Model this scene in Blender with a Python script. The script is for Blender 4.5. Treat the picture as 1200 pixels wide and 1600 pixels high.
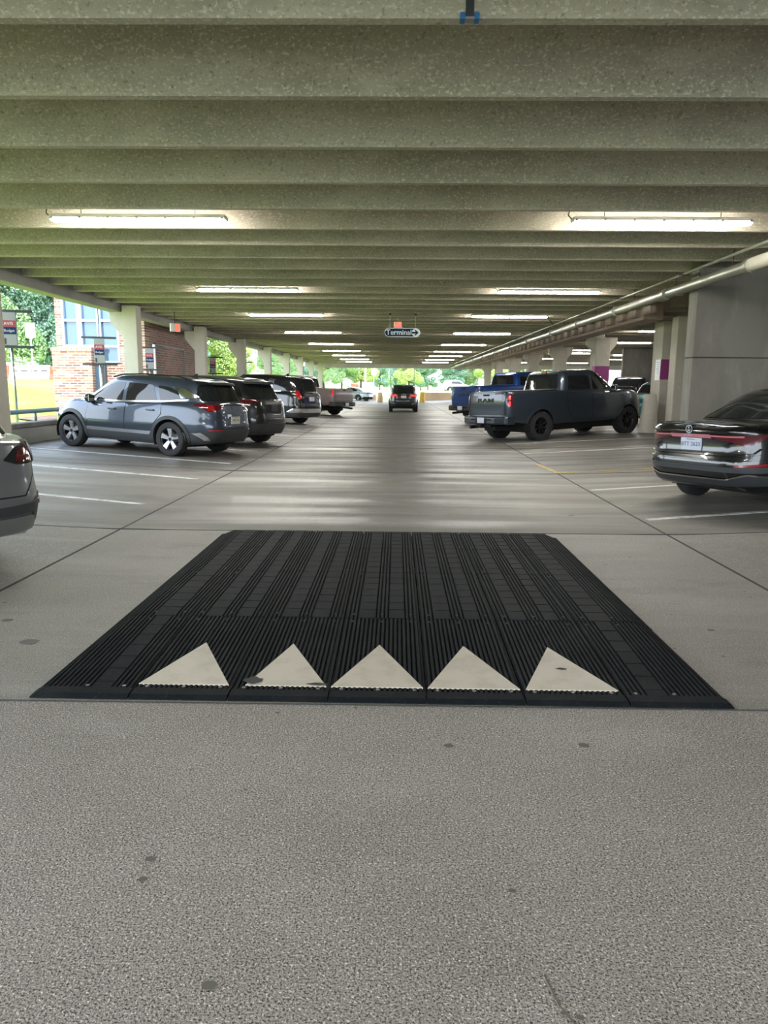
import bpy, bmesh, math, random
import numpy as np
from mathutils import Vector, Matrix
from mathutils.bvhtree import BVHTree
from mathutils.geometry import delaunay_2d_cdt
R = math.radians
SC = bpy.context.scene
COL = SC.collection
for o in list(bpy.data.objects): bpy.data.objects.remove(o)

# ------------------------------------------------------------------ camera
def make_camera():
    p, y, r = 0.17315, 0.01594, 0.00892
    f = Vector((-math.sin(y)*math.cos(p), math.cos(y)*math.cos(p), -math.sin(p)))
    rt = Vector((math.cos(y), math.sin(y), 0)); up = rt.cross(f)
    right = rt*math.cos(r)+up*math.sin(r); upv = -rt*math.sin(r)+up*math.cos(r)
    cd = bpy.data.cameras.new('camera'); co = bpy.data.objects.new('camera', cd); COL.objects.link(co)
    cd.sensor_fit = 'VERTICAL'; cd.sensor_height = 36; cd.lens = 1125/1600*36
    cd.clip_end = 600; cd.clip_start = .05
    m = Matrix.Identity(4)
    for i in range(3):
        m[i][0] = right[i]; m[i][1] = upv[i]; m[i][2] = -f[i]
    m[2][3] = 1.575
    co.matrix_world = m
    SC.camera = co
make_camera()

# ------------------------------------------------------------------ world, sun, exposure
SC.view_settings.view_transform = 'Standard'; SC.view_settings.look = 'None'
SC.view_settings.gamma = 1; SC.view_settings.use_curve_mapping = False
SC.view_settings.exposure = 2.15
W = bpy.data.worlds.new('sky'); SC.world = W; W.use_nodes = True
nt = W.node_tree; bg = nt.nodes['Background']
tc = nt.nodes.new('ShaderNodeTexCoord'); sep = nt.nodes.new('ShaderNodeSeparateXYZ')
cr = nt.nodes.new('ShaderNodeValToRGB')
nt.links.new(tc.outputs['Generated'], sep.inputs[0]); nt.links.new(sep.outputs['Z'], cr.inputs[0])
cr.color_ramp.elements[0].position = .0; cr.color_ramp.elements[0].color = (.86, .93, 1, 1)
cr.color_ramp.elements[1].position = .7; cr.color_ramp.elements[1].color = (.55, .72, 1, 1)
e = cr.color_ramp.elements.new(.25); e.color = (.78, .88, 1, 1)
nt.links.new(cr.outputs[0], bg.inputs['Color']); bg.inputs['Strength'].default_value = 1.45
SUN = bpy.data.lights.new('sun', 'SUN'); SUN.energy = 0.8; SUN.angle = R(2); SUN.color = (1, .94, .84)
so = bpy.data.objects.new('sun', SUN); COL.objects.link(so)
so.rotation_euler = Vector((-.05, .62, -.78)).to_track_quat('-Z', 'Y').to_euler()
LAMP = 28.0        # emission of the fluorescent tubes

# ------------------------------------------------------------------ helpers
def tag(o, label=None, cat=None, group=None, kind=None):
    if label: o['label'] = label
    if cat: o['category'] = cat
    if group: o['group'] = group
    if kind: o['kind'] = kind
    return o
def thing(name, label, cat, loc=(0, 0, 0), rz=0, group=None):
    o = bpy.data.objects.new(name, None); COL.objects.link(o); o.empty_display_size = .1
    o.location = loc; o.rotation_euler = (0, 0, rz)
    return tag(o, label, cat, group)
class MB:
    def __init__(s): s.v = []; s.f = []; s.m = []
    def add(s, vs, fs, mi=0):
        b = len(s.v); s.v += [tuple(v) for v in vs]; s.f += [tuple(b+i for i in f) for f in fs]; s.m += [mi]*len(fs); return s
    def box(s, x0, x1, y0, y1, z0, z1, mi=0, M=None):
        vs = [Vector((x, y, z)) for z in (z0, z1) for y in (y0, y1) for x in (x0, x1)]
        if M is not None: vs = [M @ v for v in vs]
        return s.add(vs, [(0, 2, 3, 1), (4, 5, 7, 6), (0, 1, 5, 4), (2, 6, 7, 3), (0, 4, 6, 2), (1, 3, 7, 5)], mi)
    def cyl(s, p, q, r, r2=None, n=16, mi=0, cap=True):
        p = Vector(p); q = Vector(q); r2 = r if r2 is None else r2
        d = (q-p).normalized(); a = d.orthogonal().normalized(); b = d.cross(a)
        vs = []
        for c, rr in ((p, r), (q, r2)):
            for i in range(n):
                t = 2*math.pi*i/n; vs.append(c+a*math.cos(t)*rr+b*math.sin(t)*rr)
        fs = [(i, (i+1) % n, n+(i+1) % n, n+i) for i in range(n)]
        if cap: fs += [tuple(range(n-1, -1, -1)), tuple(range(n, 2*n))]
        return s.add(vs, fs, mi)
    def tube(s, pts, r, n=10, mi=0):
        for i in range(len(pts)-1): s.cyl(pts[i], pts[i+1], r, n=n, mi=mi)
        return s
    def lathe_y(s, prof, n=48, mi=0, c=(0, 0, 0)):      # profile (radius, y), axis y
        vs = []; k = len(prof)
        for i in range(n):
            t = 2*math.pi*i/n
            for r, y in prof: vs.append((c[0]+r*math.cos(t), c[1]+y, c[2]+r*math.sin(t)))
        fs = [(i*k+j, ((i+1) % n)*k+j, ((i+1) % n)*k+j+1, i*k+j+1) for i in range(n) for j in range(k-1)]
        return s.add(vs, fs, mi)
    def lathe_z(s, prof, n=24, mi=0, c=(0, 0, 0), capt=True, capb=True):
        vs = []; k = len(prof)
        for i in range(n):
            t = 2*math.pi*i/n
            for r, z in prof: vs.append((c[0]+r*math.cos(t), c[1]+r*math.sin(t), c[2]+z))
        fs = [(i*k+j, ((i+1) % n)*k+j, ((i+1) % n)*k+j+1, i*k+j+1) for i in range(n) for j in range(k-1)]
        if capt: fs.append(tuple(i*k+k-1 for i in range(n)))
        if capb: fs.append(tuple(i*k for i in range(n-1, -1, -1)))
        return s.add(vs, fs, mi)
    def prism(s, poly, a0, a1, axis='y', mi=0):          # 2-D polygon extruded along axis
        def P(u, v, a): return {'y': (u, a, v), 'x': (a, u, v), 'z': (u, v, a)}[axis]
        n = len(poly); vs = [P(u, v, a0) for u, v in poly]+[P(u, v, a1) for u, v in poly]
        fs = [(i, (i+1) % n, n+(i+1) % n, n+i) for i in range(n)]+[tuple(range(n-1, -1, -1)), tuple(range(n, 2*n))]
        return s.add(vs, fs, mi)
    def build(s, name, mats, parent=None, smooth=False, bevel=0, auto=None, fix=True):
        me = bpy.data.meshes.new(name); me.from_pydata([tuple(v) for v in s.v], [], s.f)
        if not isinstance(mats, (list, tuple)): mats = [mats]
        for m in mats: me.materials.append(m)
        if any(s.m): me.polygons.foreach_set('material_index', s.m)
        if fix:
            bm = bmesh.new(); bm.from_mesh(me); bmesh.ops.recalc_face_normals(bm, faces=bm.faces); bm.to_mesh(me); bm.free()
        o = bpy.data.objects.new(name, me); COL.objects.link(o)
        if parent: o.parent = parent
        if smooth or auto:
            me.polygons.foreach_set('use_smooth', [True]*len(me.polygons))
            if auto: me.set_sharp_from_angle(angle=R(auto))
        if bevel:
            b = o.modifiers.new('bevel', 'BEVEL'); b.width = bevel; b.segments = 2; b.limit_method = 'ANGLE'; b.angle_limit = R(35)
        return o

# ------------------------------------------------------------------ materials
def mat(name, color, rough=.6, metal=0, coat=0, emit=None, spec=None, noise=None, bump=None, alpha=None, trans=0):
    """noise: list of (scale, colour2, lo, hi, detail, stretch) ; bump: (scale, strength, distance)"""
    m = bpy.data.materials.new(name); m.use_nodes = True
    t = m.node_tree; b = t.nodes['Principled BSDF']; L = t.links.new
    b.inputs['Base Color'].default_value = (*color, 1); b.inputs['Roughness'].default_value = rough
    b.inputs['Metallic'].default_value = metal; b.inputs['Coat Weight'].default_value = coat; b.inputs['Coat Roughness'].default_value = .03
    if spec is not None: b.inputs['Specular IOR Level'].default_value = spec
    if trans: b.inputs['Transmission Weight'].default_value = trans
    if emit: b.inputs['Emission Color'].default_value = (*emit[0], 1); b.inputs['Emission Strength'].default_value = emit[1]
    if noise or bump:
        tcn = t.nodes.new('ShaderNodeTexCoord')
        cur = None
        for (sc, c2, lo, hi, det, st) in (noise or []):
            mp = t.nodes.new('ShaderNodeMapping'); mp.inputs['Scale'].default_value = st; L(tcn.outputs['Object'], mp.inputs[0])
            n = t.nodes.new('ShaderNodeTexNoise'); n.inputs['Scale'].default_value = sc; n.inputs['Detail'].default_value = det; n.inputs['Roughness'].default_value = .6
            L(mp.outputs[0], n.inputs['Vector'])
            mr = t.nodes.new('ShaderNodeMapRange'); mr.inputs[1].default_value = lo; mr.inputs[2].default_value = hi; L(n.outputs[0], mr.inputs[0])
            mx = t.nodes.new('ShaderNodeMix'); mx.data_type = 'RGBA'
            L(mr.outputs[0], mx.inputs['Factor'])
            if cur is None: mx.inputs['A'].default_value = (*color, 1)
            else: L(cur, mx.inputs['A'])
            mx.inputs['B'].default_value = (*c2, 1); cur = mx.outputs['Result']
        if cur is not None: L(cur, b.inputs['Base Color'])
        if bump:
            n = t.nodes.new('ShaderNodeTexNoise'); n.inputs['Scale'].default_value = bump[0]; n.inputs['Detail'].default_value = 4
            L(tcn.outputs['Object'], n.inputs['Vector'])
            bp = t.nodes.new('ShaderNodeBump'); bp.inputs['Strength'].default_value = bump[1]; bp.inputs['Distance'].default_value = bump[2]
            L(n.outputs[0], bp.inputs['Height']); L(bp.outputs[0], b.inputs['Normal'])
    return m
U = (1, 1, 1)
M = {}
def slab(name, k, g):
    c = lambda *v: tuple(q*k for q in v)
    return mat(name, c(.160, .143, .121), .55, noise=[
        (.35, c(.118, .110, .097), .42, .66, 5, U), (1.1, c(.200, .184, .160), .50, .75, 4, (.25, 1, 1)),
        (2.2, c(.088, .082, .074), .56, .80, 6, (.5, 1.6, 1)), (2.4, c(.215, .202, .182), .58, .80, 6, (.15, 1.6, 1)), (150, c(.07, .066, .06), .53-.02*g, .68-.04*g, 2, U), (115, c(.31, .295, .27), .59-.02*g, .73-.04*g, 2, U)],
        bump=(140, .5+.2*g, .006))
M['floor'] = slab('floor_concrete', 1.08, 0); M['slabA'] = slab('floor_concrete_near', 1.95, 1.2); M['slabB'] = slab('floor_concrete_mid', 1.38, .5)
M['coarse'] = mat('coarse_floor_concrete', (.42, .37, .315), .62, noise=[
    (.8, (.34, .30, .255), .42, .66, 5, U), (1.8, (.47, .43, .385), .52, .75, 4, (.5, 1, 1)),
    (150, (.05, .047, .043), .50, .60, 3, U), (120, (.85, .78, .70), .56, .66, 3, U)],
    bump=(140, 1.0, .010))
M['lane'] = mat('worn_floor', (.22, .215, .20), .4)
M['ceil'] = mat('ceiling_concrete', (.445, .39, .30), .85, noise=[
    (.5, (.35, .305, .235), .40, .65, 5, U), (2.5, (.52, .46, .36), .5, .75, 6, (.4, 1, 1)), (1.3, (.31, .28, .21), .58, .75, 6, (.5, 1, 1)), (45, (.62, .56, .45), .54, .66, 3, (.7, 1, 1)), (30, (.22, .205, .145), .57, .72, 4, U)],
    bump=(45, .35, .01))
M['conc'] = mat('pale_concrete', (.53, .485, .415), .85, noise=[(1.2, (.42, .385, .33), .4, .7, 5, (1, 1, .4)), (9, (.56, .54, .48), .55, .75, 4, U)], bump=(50, .2, .006))
M['wall'] = mat('wall_concrete', (.21, .195, .17), .85, noise=[(.8, (.115, .105, .09), .42, .68, 6, (1, 1, .4)), (3, (.28, .27, .24), .55, .75, 5, (1, 1, .3)), (12, (.17, .16, .145), .6, .8, 4, U)], bump=(30, .2, .006))
M['girder'] = mat('girder_concrete', (.36, .35, .32), .85, noise=[(2, (.27, .26, .24), .4, .7, 5, (1, .4, .3))])
M['pinkc'] = mat('pink_concrete', (.44, .34, .28), .85, noise=[(3, (.36, .29, .24), .4, .7, 5, U)])
M['joint'] = mat('joint_sealant', (.05, .05, .048), .8)
M['paint'] = mat('road_paint', (.62, .62, .60), .6, noise=[(7, (.34, .33, .31), .50, .64, 6, U)])
M['paint_y'] = mat('yellow_road_paint', (.55, .36, .08), .6, noise=[(6, (.28, .26, .22), .47, .60, 6, U)])
M['rubber'] = mat('rubber', (.0085, .011, .0135), .72, spec=.12, noise=[(3, (.024, .025, .026), .5, .8, 5, U), (45, (.03, .03, .03), .60, .75, 2, U)], bump=(150, .3, .002))
M['triangle'] = mat('cream_marking', (.64, .56, .45), .6, noise=[(7, (.52, .46, .36), .45, .7, 5, U), (26, (.12, .11, .1), .72, .76, 3, U)], bump=(90, .2, .002))
M['worn'] = mat('worn_patch', (.05, .048, .046), .8)
M['bolt'] = mat('bolt_steel', (.32, .31, .3), .45, .8)
M['tube'] = mat('fluorescent_tube', (1, 1, 1), .4, emit=((1, .98, .92), LAMP))
M['lampwhite'] = mat('lamp_housing', (.62, .62, .58), .5)
M['black'] = mat('black_plastic', (.012, .012, .013), .6, spec=.2)
M['dark'] = mat('dark_plastic', (.035, .037, .04), .55)
M['under'] = mat('underbody', (.008, .008, .008), .9)
M['tire'] = mat('tyre_rubber', (.02, .02, .021), .75, bump=(60, .2, .003))
M['silver'] = mat('alloy', (.62, .63, .65), .25, .9)
M['chrome'] = mat('chrome', (.75, .76, .78), .12, 1)
M['blackrim'] = mat('black_alloy', (.02, .02, .022), .3, .4)
M['glass'] = mat('tinted_glass', (.012, .014, .016), .03, 0, spec=.75)
M['seal'] = mat('door_gap', (.004, .004, .004), .8)
M['red'] = mat('red_lens', (.35, .008, .012), .12, coat=1)
M['darkred'] = mat('dark_red_lens', (.10, .006, .010), .10, coat=1)
M['redlit'] = mat('lit_red_lens', (.8, .02, .04), .2, coat=.5, emit=((1, .04, .06), .12))
M['clear'] = mat('clear_lens', (.7, .7, .72), .1, .3, coat=1)
M['amber'] = mat('amber_lens', (.8, .25, .05), .2)
M['plate'] = mat('plate_white', (.60, .64, .74), .5)
M['plateink'] = mat('plate_ink', (.03, .05, .18), .5)
M['pipe'] = mat('galvanised_pipe', (.27, .26, .21), .42, .35, noise=[(4, (.20, .19, .16), .4, .7, 4, U)])
M['wire'] = mat('dark_wire', (.03, .03, .03), .6)
M['signblue'] = mat('sign_navy', (.008, .026, .09), .6, spec=.2)
M['signwhite'] = mat('sign_white', (.80, .84, .84), .45)
M['signgrey'] = mat('sign_grey', (.27, .27, .27), .5)
M['signred'] = mat('sign_red', (.32, .03, .05), .45)
M['exitred'] = mat('exit_red', (.8, .12, .07), .4, emit=((1, .25, .15), .16))
M['purple'] = mat('purple_paint', (.26, .04, .17), .6)
M['yellow'] = mat('yellow_paint', (.75, .50, .06), .6, noise=[(6, (.6, .42, .08), .45, .7, 4, U)])
M['orange'] = mat('orange_plastic', (.80, .10, .05), .5)
M['whitepl'] = mat('white_plastic', (.80, .80, .78), .5)
M['tan'] = mat('tan_concrete', (.72, .50, .30), .8, noise=[(1.2, (.58, .40, .24), .45, .65, 5, (1, 1, .4))])
M['rail'] = mat('teal_rail', (.13, .22, .25), .45, .2)
M['grass'] = mat('grass', (.34, .50, .04), .9, noise=[(.35, (.50, .58, .08), .42, .62, 5, U), (4, (.16, .30, .03), .5, .75, 5, U), (.22, (.50, .42, .16), .58, .70, 4, U)], bump=(25, .8, .05))
M['mulch'] = mat('mulch', (.26, .16, .11), .95, noise=[(9, (.15, .10, .07), .45, .65, 4, U)], bump=(20, .6, .03))
M['asphalt'] = mat('asphalt', (.30, .30, .31), .8, noise=[(2, (.38, .38, .39), .4, .7, 4, U)])
M['bark'] = mat('bark', (.16, .12, .09), .9, noise=[(8, (.08, .06, .05), .4, .7, 4, (1, 1, .3))])
def leafmat(n, c, c2): 
    m = mat(n, c, .6, noise=[(.5, c2, .4, .65, 3, U), (6, (c[0]*.5, c[1]*.55, c[2]*.5), .5, .75, 2, U)])
    return m
M['leaf1'] = leafmat('leaves_mid', (.32, .47, .22), (.42, .56, .26))
M['leaf2'] = leafmat('leaves_yellow', (.56, .64, .22), (.44, .56, .22))
M['leaf3'] = leafmat('leaves_deep', (.26, .42, .30), (.34, .50, .37))
M['bluewin'] = mat('window_glass', (.10, .17, .24), .04, .2, spec=.8)
M['mullion'] = mat('window_frame', (.38, .46, .58), .45, .2)
M['doorframe'] = mat('dark_metal', (.10, .12, .14), .5, .2)
M['farwhite'] = mat('far_white', (.8, .8, .8), .6)
M['bolthole'] = M['worn']
def brick(name, c1, c2, mortar, ax='XZ'):
    m = bpy.data.materials.new(name); m.use_nodes = True; t = m.node_tree; b = t.nodes['Principled BSDF']; L = t.links.new
    tcn = t.nodes.new('ShaderNodeTexCoord'); se = t.nodes.new('ShaderNodeSeparateXYZ'); co = t.nodes.new('ShaderNodeCombineXYZ')
    L(tcn.outputs['Object'], se.inputs[0]); L(se.outputs[ax[0]], co.inputs[0]); L(se.outputs[ax[1]], co.inputs[1])
    br = t.nodes.new('ShaderNodeTexBrick'); br.inputs['Scale'].default_value = 1
    br.inputs['Brick Width'].default_value = .30; br.inputs['Row Height'].default_value = .095; br.inputs['Mortar Size'].default_value = .014; br.inputs['Bias'].default_value = -.1
    br.inputs['Color1'].default_value = (*c1, 1); br.inputs['Color2'].default_value = (*c2, 1); br.inputs['Mortar'].default_value = (*mortar, 1)
    L(co.outputs[0], br.inputs['Vector']); L(br.outputs[0], b.inputs['Base Color']); b.inputs['Roughness'].default_value = .85
    bp = t.nodes.new('ShaderNodeBump'); bp.inputs['Strength'].default_value = .4; bp.inputs['Distance'].default_value = .01
    L(br.outputs['Fac'], bp.inputs['Height']); bp.invert = True; L(bp.outputs[0], b.inputs['Normal'])
    return m
M['brick'] = brick('brick_front', (.26, .12, .085), (.50, .33, .24), (.60, .52, .43))
M['brickside'] = brick('brick_side', (.40, .20, .16), (.20, .12, .11), (.42, .37, .33), 'YZ')
M['soldier'] = brick('brick_cap', (.52, .24, .17), (.44, .22, .16), (.66, .56, .48), 'ZX')
def paint(name, c, metal=.35, rough=.28, coat=1.0): return mat(name, c, rough, metal, coat)

# ------------------------------------------------------------------ setting: floor, ceiling
K = .04
def fz(x): return K*min(max(0, abs(x)-3.05), 5.35)
Y0, Y1 = -7.0, 80.0
def make_floor():
    xs = [-8.4, -7, -5, -3.05, 0, 3.05, 5, 7, 8.4, 14, 22, 34]
    ys = [Y0, 0, 3.385, 5.5, 7.73, 10, 13.22, 20, 30, 40, 50, 60, 70, Y1]
    v = [(x, y, fz(x)) for y in ys for x in xs]; n = len(xs)
    v2 = [(x, y, z-.6) for x, y, z in v]
    fs = [(j*n+i, j*n+i+1, (j+1)*n+i+1, (j+1)*n+i) for j in range(len(ys)-1) for i in range(n-1)]
    mb = MB(); mb.add(v, fs)
    rim = [j for j in range(n)]+[(k+1)*n+n-1 for k in range(len(ys)-1)]+[len(v)-1-j for j in range(1, n)]+[k*n for k in range(len(ys)-2, 0, -1)]
    b = len(mb.v); mb.v += [(v[i][0], v[i][1], v[i][2]-.5) for i in rim]
    for i in range(len(rim)):
        j = (i+1) % len(rim); mb.f.append((rim[i], rim[j], b+j, b+i)); mb.m.append(0)
    for q in range(2*(n-1)): mb.m[q] = 1
    for q in range(2*(n-1), 4*(n-1)): mb.m[q] = 2
    for q in range(4*(n-1), 6*(n-1)): mb.m[q] = 3
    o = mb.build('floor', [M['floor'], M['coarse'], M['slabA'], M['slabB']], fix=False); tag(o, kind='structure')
    return o
floor = make_floor()
# tyre-polished lane: streaked roughness, and a dark reflection painted into the colour along its middle
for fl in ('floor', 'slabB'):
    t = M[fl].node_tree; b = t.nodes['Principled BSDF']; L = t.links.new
    tcn = t.nodes.new('ShaderNodeTexCoord'); mp = t.nodes.new('ShaderNodeMapping'); mp.inputs['Scale'].default_value = (.25, 2.2, 1)
    nz = t.nodes.new('ShaderNodeTexNoise'); nz.inputs['Scale'].default_value = .9; nz.inputs['Detail'].default_value = 6
    mr = t.nodes.new('ShaderNodeMapRange'); mr.inputs[1].default_value = .38; mr.inputs[2].default_value = .62; mr.inputs[3].default_value = .33; mr.inputs[4].default_value = .62
    L(tcn.outputs['Object'], mp.inputs[0]); L(mp.outputs[0], nz.inputs['Vector']); L(nz.outputs[0], mr.inputs[0]); L(mr.outputs[0], b.inputs['Roughness'])
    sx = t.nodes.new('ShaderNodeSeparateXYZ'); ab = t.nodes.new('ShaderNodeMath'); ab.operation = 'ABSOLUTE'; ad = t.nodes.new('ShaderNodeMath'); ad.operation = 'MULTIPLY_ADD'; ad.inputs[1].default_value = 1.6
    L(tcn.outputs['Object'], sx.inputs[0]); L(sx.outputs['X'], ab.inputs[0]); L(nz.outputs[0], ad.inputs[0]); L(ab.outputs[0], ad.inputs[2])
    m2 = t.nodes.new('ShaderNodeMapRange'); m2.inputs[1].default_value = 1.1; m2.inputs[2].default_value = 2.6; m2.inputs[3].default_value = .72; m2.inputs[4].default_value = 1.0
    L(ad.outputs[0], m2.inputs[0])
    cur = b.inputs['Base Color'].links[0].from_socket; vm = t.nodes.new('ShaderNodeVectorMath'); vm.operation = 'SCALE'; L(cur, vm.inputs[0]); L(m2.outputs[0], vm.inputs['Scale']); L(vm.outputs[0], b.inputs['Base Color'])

def strip(name, pts, w, m, h=.004, lift=None, n=1):
    """thin band following the floor through pts (x, y)"""
    mb = MB()
    P = []
    for i in range(len(pts)-1):
        a, c = Vector(pts[i]), Vector(pts[i+1]); k = max(1, int((c-a).length/.8))
        for j in range(k): P.append(a.lerp(c, j/k))
    P.append(Vector(pts[-1]))
    vs = []
    for i, p in enumerate(P):
        d = (P[min(i+1, len(P)-1)]-P[max(i-1, 0)]).normalized(); nn = Vector((-d.y, d.x))*w/2
        for s in (1, -1):
            q = p+nn*s; vs.append((q.x, q.y, fz(q.x)+h))
    fs = [(2*i, 2*i+1, 2*i+3, 2*i+2) for i in range(len(P)-1)]
    vs2 = [(x, y, z-h-.003) for x, y, z in vs]; nb = len(vs)
    mb.add(vs+vs2, fs+[(2*i+nb, 2*i+2+nb, 2*i+3+nb, 2*i+1+nb) for i in range(len(P)-1)]+[(2*i, 2*i+2, 2*i+2+nb, 2*i+nb) for i in range(len(P)-1)]+[(2*i+1, 2*i+1+nb, 2*i+3+nb, 2*i+3) for i in range(len(P)-1)])
    return mb.build(name, m, floor)
strip('expansion_joint', [(-3.06, Y0), (-3.0, 15), (-3.06, 40), (-3.05, 78)], .022, M['joint'])
strip('expansion_joint', [(2.98, Y0), (2.97, 9), (3.05, 20), (3.05, 78)], .022, M['joint'])
strip('expansion_joint', [(-8.3, 7.66), (0, 7.73), (8.4, 7.8)], .012, M['joint'])
strip('expansion_joint', [(-8.3, 3.34), (0, 3.38), (8.4, 3.43)], .007, M['joint'])
for yy in (13.2, 18.6, 24.2, 30, 36): strip('expansion_joint', [(-8.3, yy), (8.4, yy+.05)], .009, M['joint'])
SL = math.tan(R(13))
for y0 in (9.31, 11.93, 14.38, 17.1, 20.0, 22.7, 25.4, 28.1, 30.8, 33.5, 36.2, 38.9, 41.6):
    strip('parking_stripe', [(-3.32, y0), (-8.0, y0+4.68*SL)], .10, M['paint'])
for y0 in (8.67, 11.19, 17.36, 20.2, 22.9, 25.6, 28.3, 31, 33.7):
    strip('parking_stripe', [(3.06, y0), (8.0, y0+4.94*math.tan(R(11.5)))], .10, M['paint'])
strip('parking_stripe', [(3.0, 13.42), (8.0, 14.3)], .09, M['paint_y'])
strip('parking_stripe', [(3.02, 13.42), (2.94, 15.0)], .12, M['paint_y'])
# stains and dark spots that stay on the slab
rs = random.Random(5)
M['spot'] = mat('floor_stain', (.15, .14, .12), .75)
mb = MB()
for (x, y, r) in [(.25, 2.98, .018), (.855, 3.005, .02), (-.81, 2.17, .014), (-.80, 2.07, .012), (-.48, 1.66, .016), (.385, 2.05, .010), (-2.25, 4.2, .045), (1.35, 5.3, .02), (2.1, 4.6, .02), (-2.6, 4.6, .03), (2.2, 8.9, .03)]+[(rs.uniform(-3, 3), rs.uniform(1.5, 9), rs.uniform(.004, .012)) for _ in range(60)]:
    k = 12; ph = rs.random()*6; vs = [(x+r*1.3*math.cos(2*math.pi*i/k)*(1+.12*math.sin(3*i+ph)), y+r*math.sin(2*math.pi*i/k)*(1+.12*math.cos(2*i+ph)), fz(x)+.0025) for i in range(k)]
    mb.add(vs, [tuple(range(k))])
mb.build('floor_stains', M['spot'], floor, fix=False)
# hairline crack at lower right
strip('floor_crack', [(.60, 1.02), (.58, 1.2), (.53, 1.34), (.50, 1.5), (.44, 1.62), (.42, 1.72)], .005, M['spot'], h=.002)

ZB = 3.94
def make_ceiling():
    mb = MB()
    XL, XR = -8.45, 7.35
    n0 = -9; n1 = int((Y1-5.27)/1.287)+1
    for n in range(n0, n1):
        yb = 5.27+1.287*n
        poly = [(yb-.085, ZB), (yb, ZB), (yb+.05, ZB+.62), (yb-.15, ZB+.62), (yb-.10, ZB+.02)]
        mb.prism(poly, XL, XR, 'x')
        if yb > 16: mb.prism(poly, 8.02, 33, 'x')
        else: mb.prism(poly, 8.02, 33, 'x')
    mb.box(-9.2, 34, Y0, Y1+.35, ZB+.6, ZB+.85)
    o = mb.build('ceiling', M['ceil']); tag(o, kind='structure'); return o
ceiling = make_ceiling()

# ------------------------------------------------------------------ girders, columns, walls
def girder(x0, x1, y0, y1, z0, z1, m, label, lip=None):
    mb = MB(); mb.box(x0, x1, y0, y1, z0, z1)
    if lip: mb.box(lip[0], lip[1], y0, y1, z0, z0+.22)
    o = mb.build('concrete_girder', m, bevel=.02); return tag(o, label, 'girder')
CY = [14.37-7.85, 14.37]+[22.42+7.87*i for i in range(8)]
ordw = ['first', 'second', 'third', 'fourth', 'fifth', 'sixth', 'seventh', 'eighth', 'ninth', 'tenth', 'eleventh', 'twelfth']
def lcolumn(y, i, last):
    t = thing('concrete_column', f'square concrete column on the left edge, {ordw[i]} visible in the left row from the camera', 'column', (-8.155, y+.22, fz(-8.15)))
    z0 = fz(-8.15)
    mb = MB(); mb.box(-.215, .215, -.22, .22, 0, ZB-.02-z0); mb.build('shaft', M['conc'], t, bevel=.015)
    mb = MB(); mb.prism([(-.62, 3.73-z0), (-.215, 3.73-z0), (-.215, 2.95-z0), (-.60, 3.42-z0)], -.20, .20, 'y'); mb.build('corbel', M['conc'], t, bevel=.01)
    return t
for i, y in enumerate(CY[1:]): lcolumn(y, i, False)
yy = [Y0]+CY+[Y1]
k = 0
for i in range(1, len(yy)-1):
    a, c = yy[i], yy[i+1]
    girder(-8.83, -8.45, a+.24, c+.20, 3.73, ZB+.6, M['girder'], f'long concrete edge girder over the left openings, {ordw[i-1]} bay from the camera', None)
# parapet along the left edge with a rail
pb = MB(); pb.box(-8.75, -8.42, Y0, 29.9, 0, .60); pc = pb.build('parapet_curb', M['girder']); tag(pc, 'low grey concrete curb wall along the left edge of the deck', 'curb')
pb = MB(); 
for i in range(12): pb.box(-8.80, -8.38, Y0+i*3.05, Y0+i*3.05+3.03, .58, .68)
pb.build('cap', M['wall'], pc, bevel=.01)
pb = MB(); pb.box(-8.75, -8.42, 30.9, Y1, 0, .60); pb.box(-8.80, -8.38, 30.9, Y1, .58, .68); o = pb.build('parapet_curb', M['girder']); tag(o, 'low concrete curb wall continuing along the far left openings', 'curb')
hr = thing('handrail', 'teal painted steel pipe rail above the left curb wall', 'rail', (-8.6, 0, 0))
MB().cyl((0, Y0+1, .92), (0, 26, .92), .055, n=14).build('rail', M['rail'], hr, smooth=True)
for y in (5, 8, 11, 14, 17.15, 20.2, 23.3): MB().cyl((0, y, .685), (0, y, .9), .03, n=10).build('post', M['rail'], hr, smooth=True)

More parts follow.
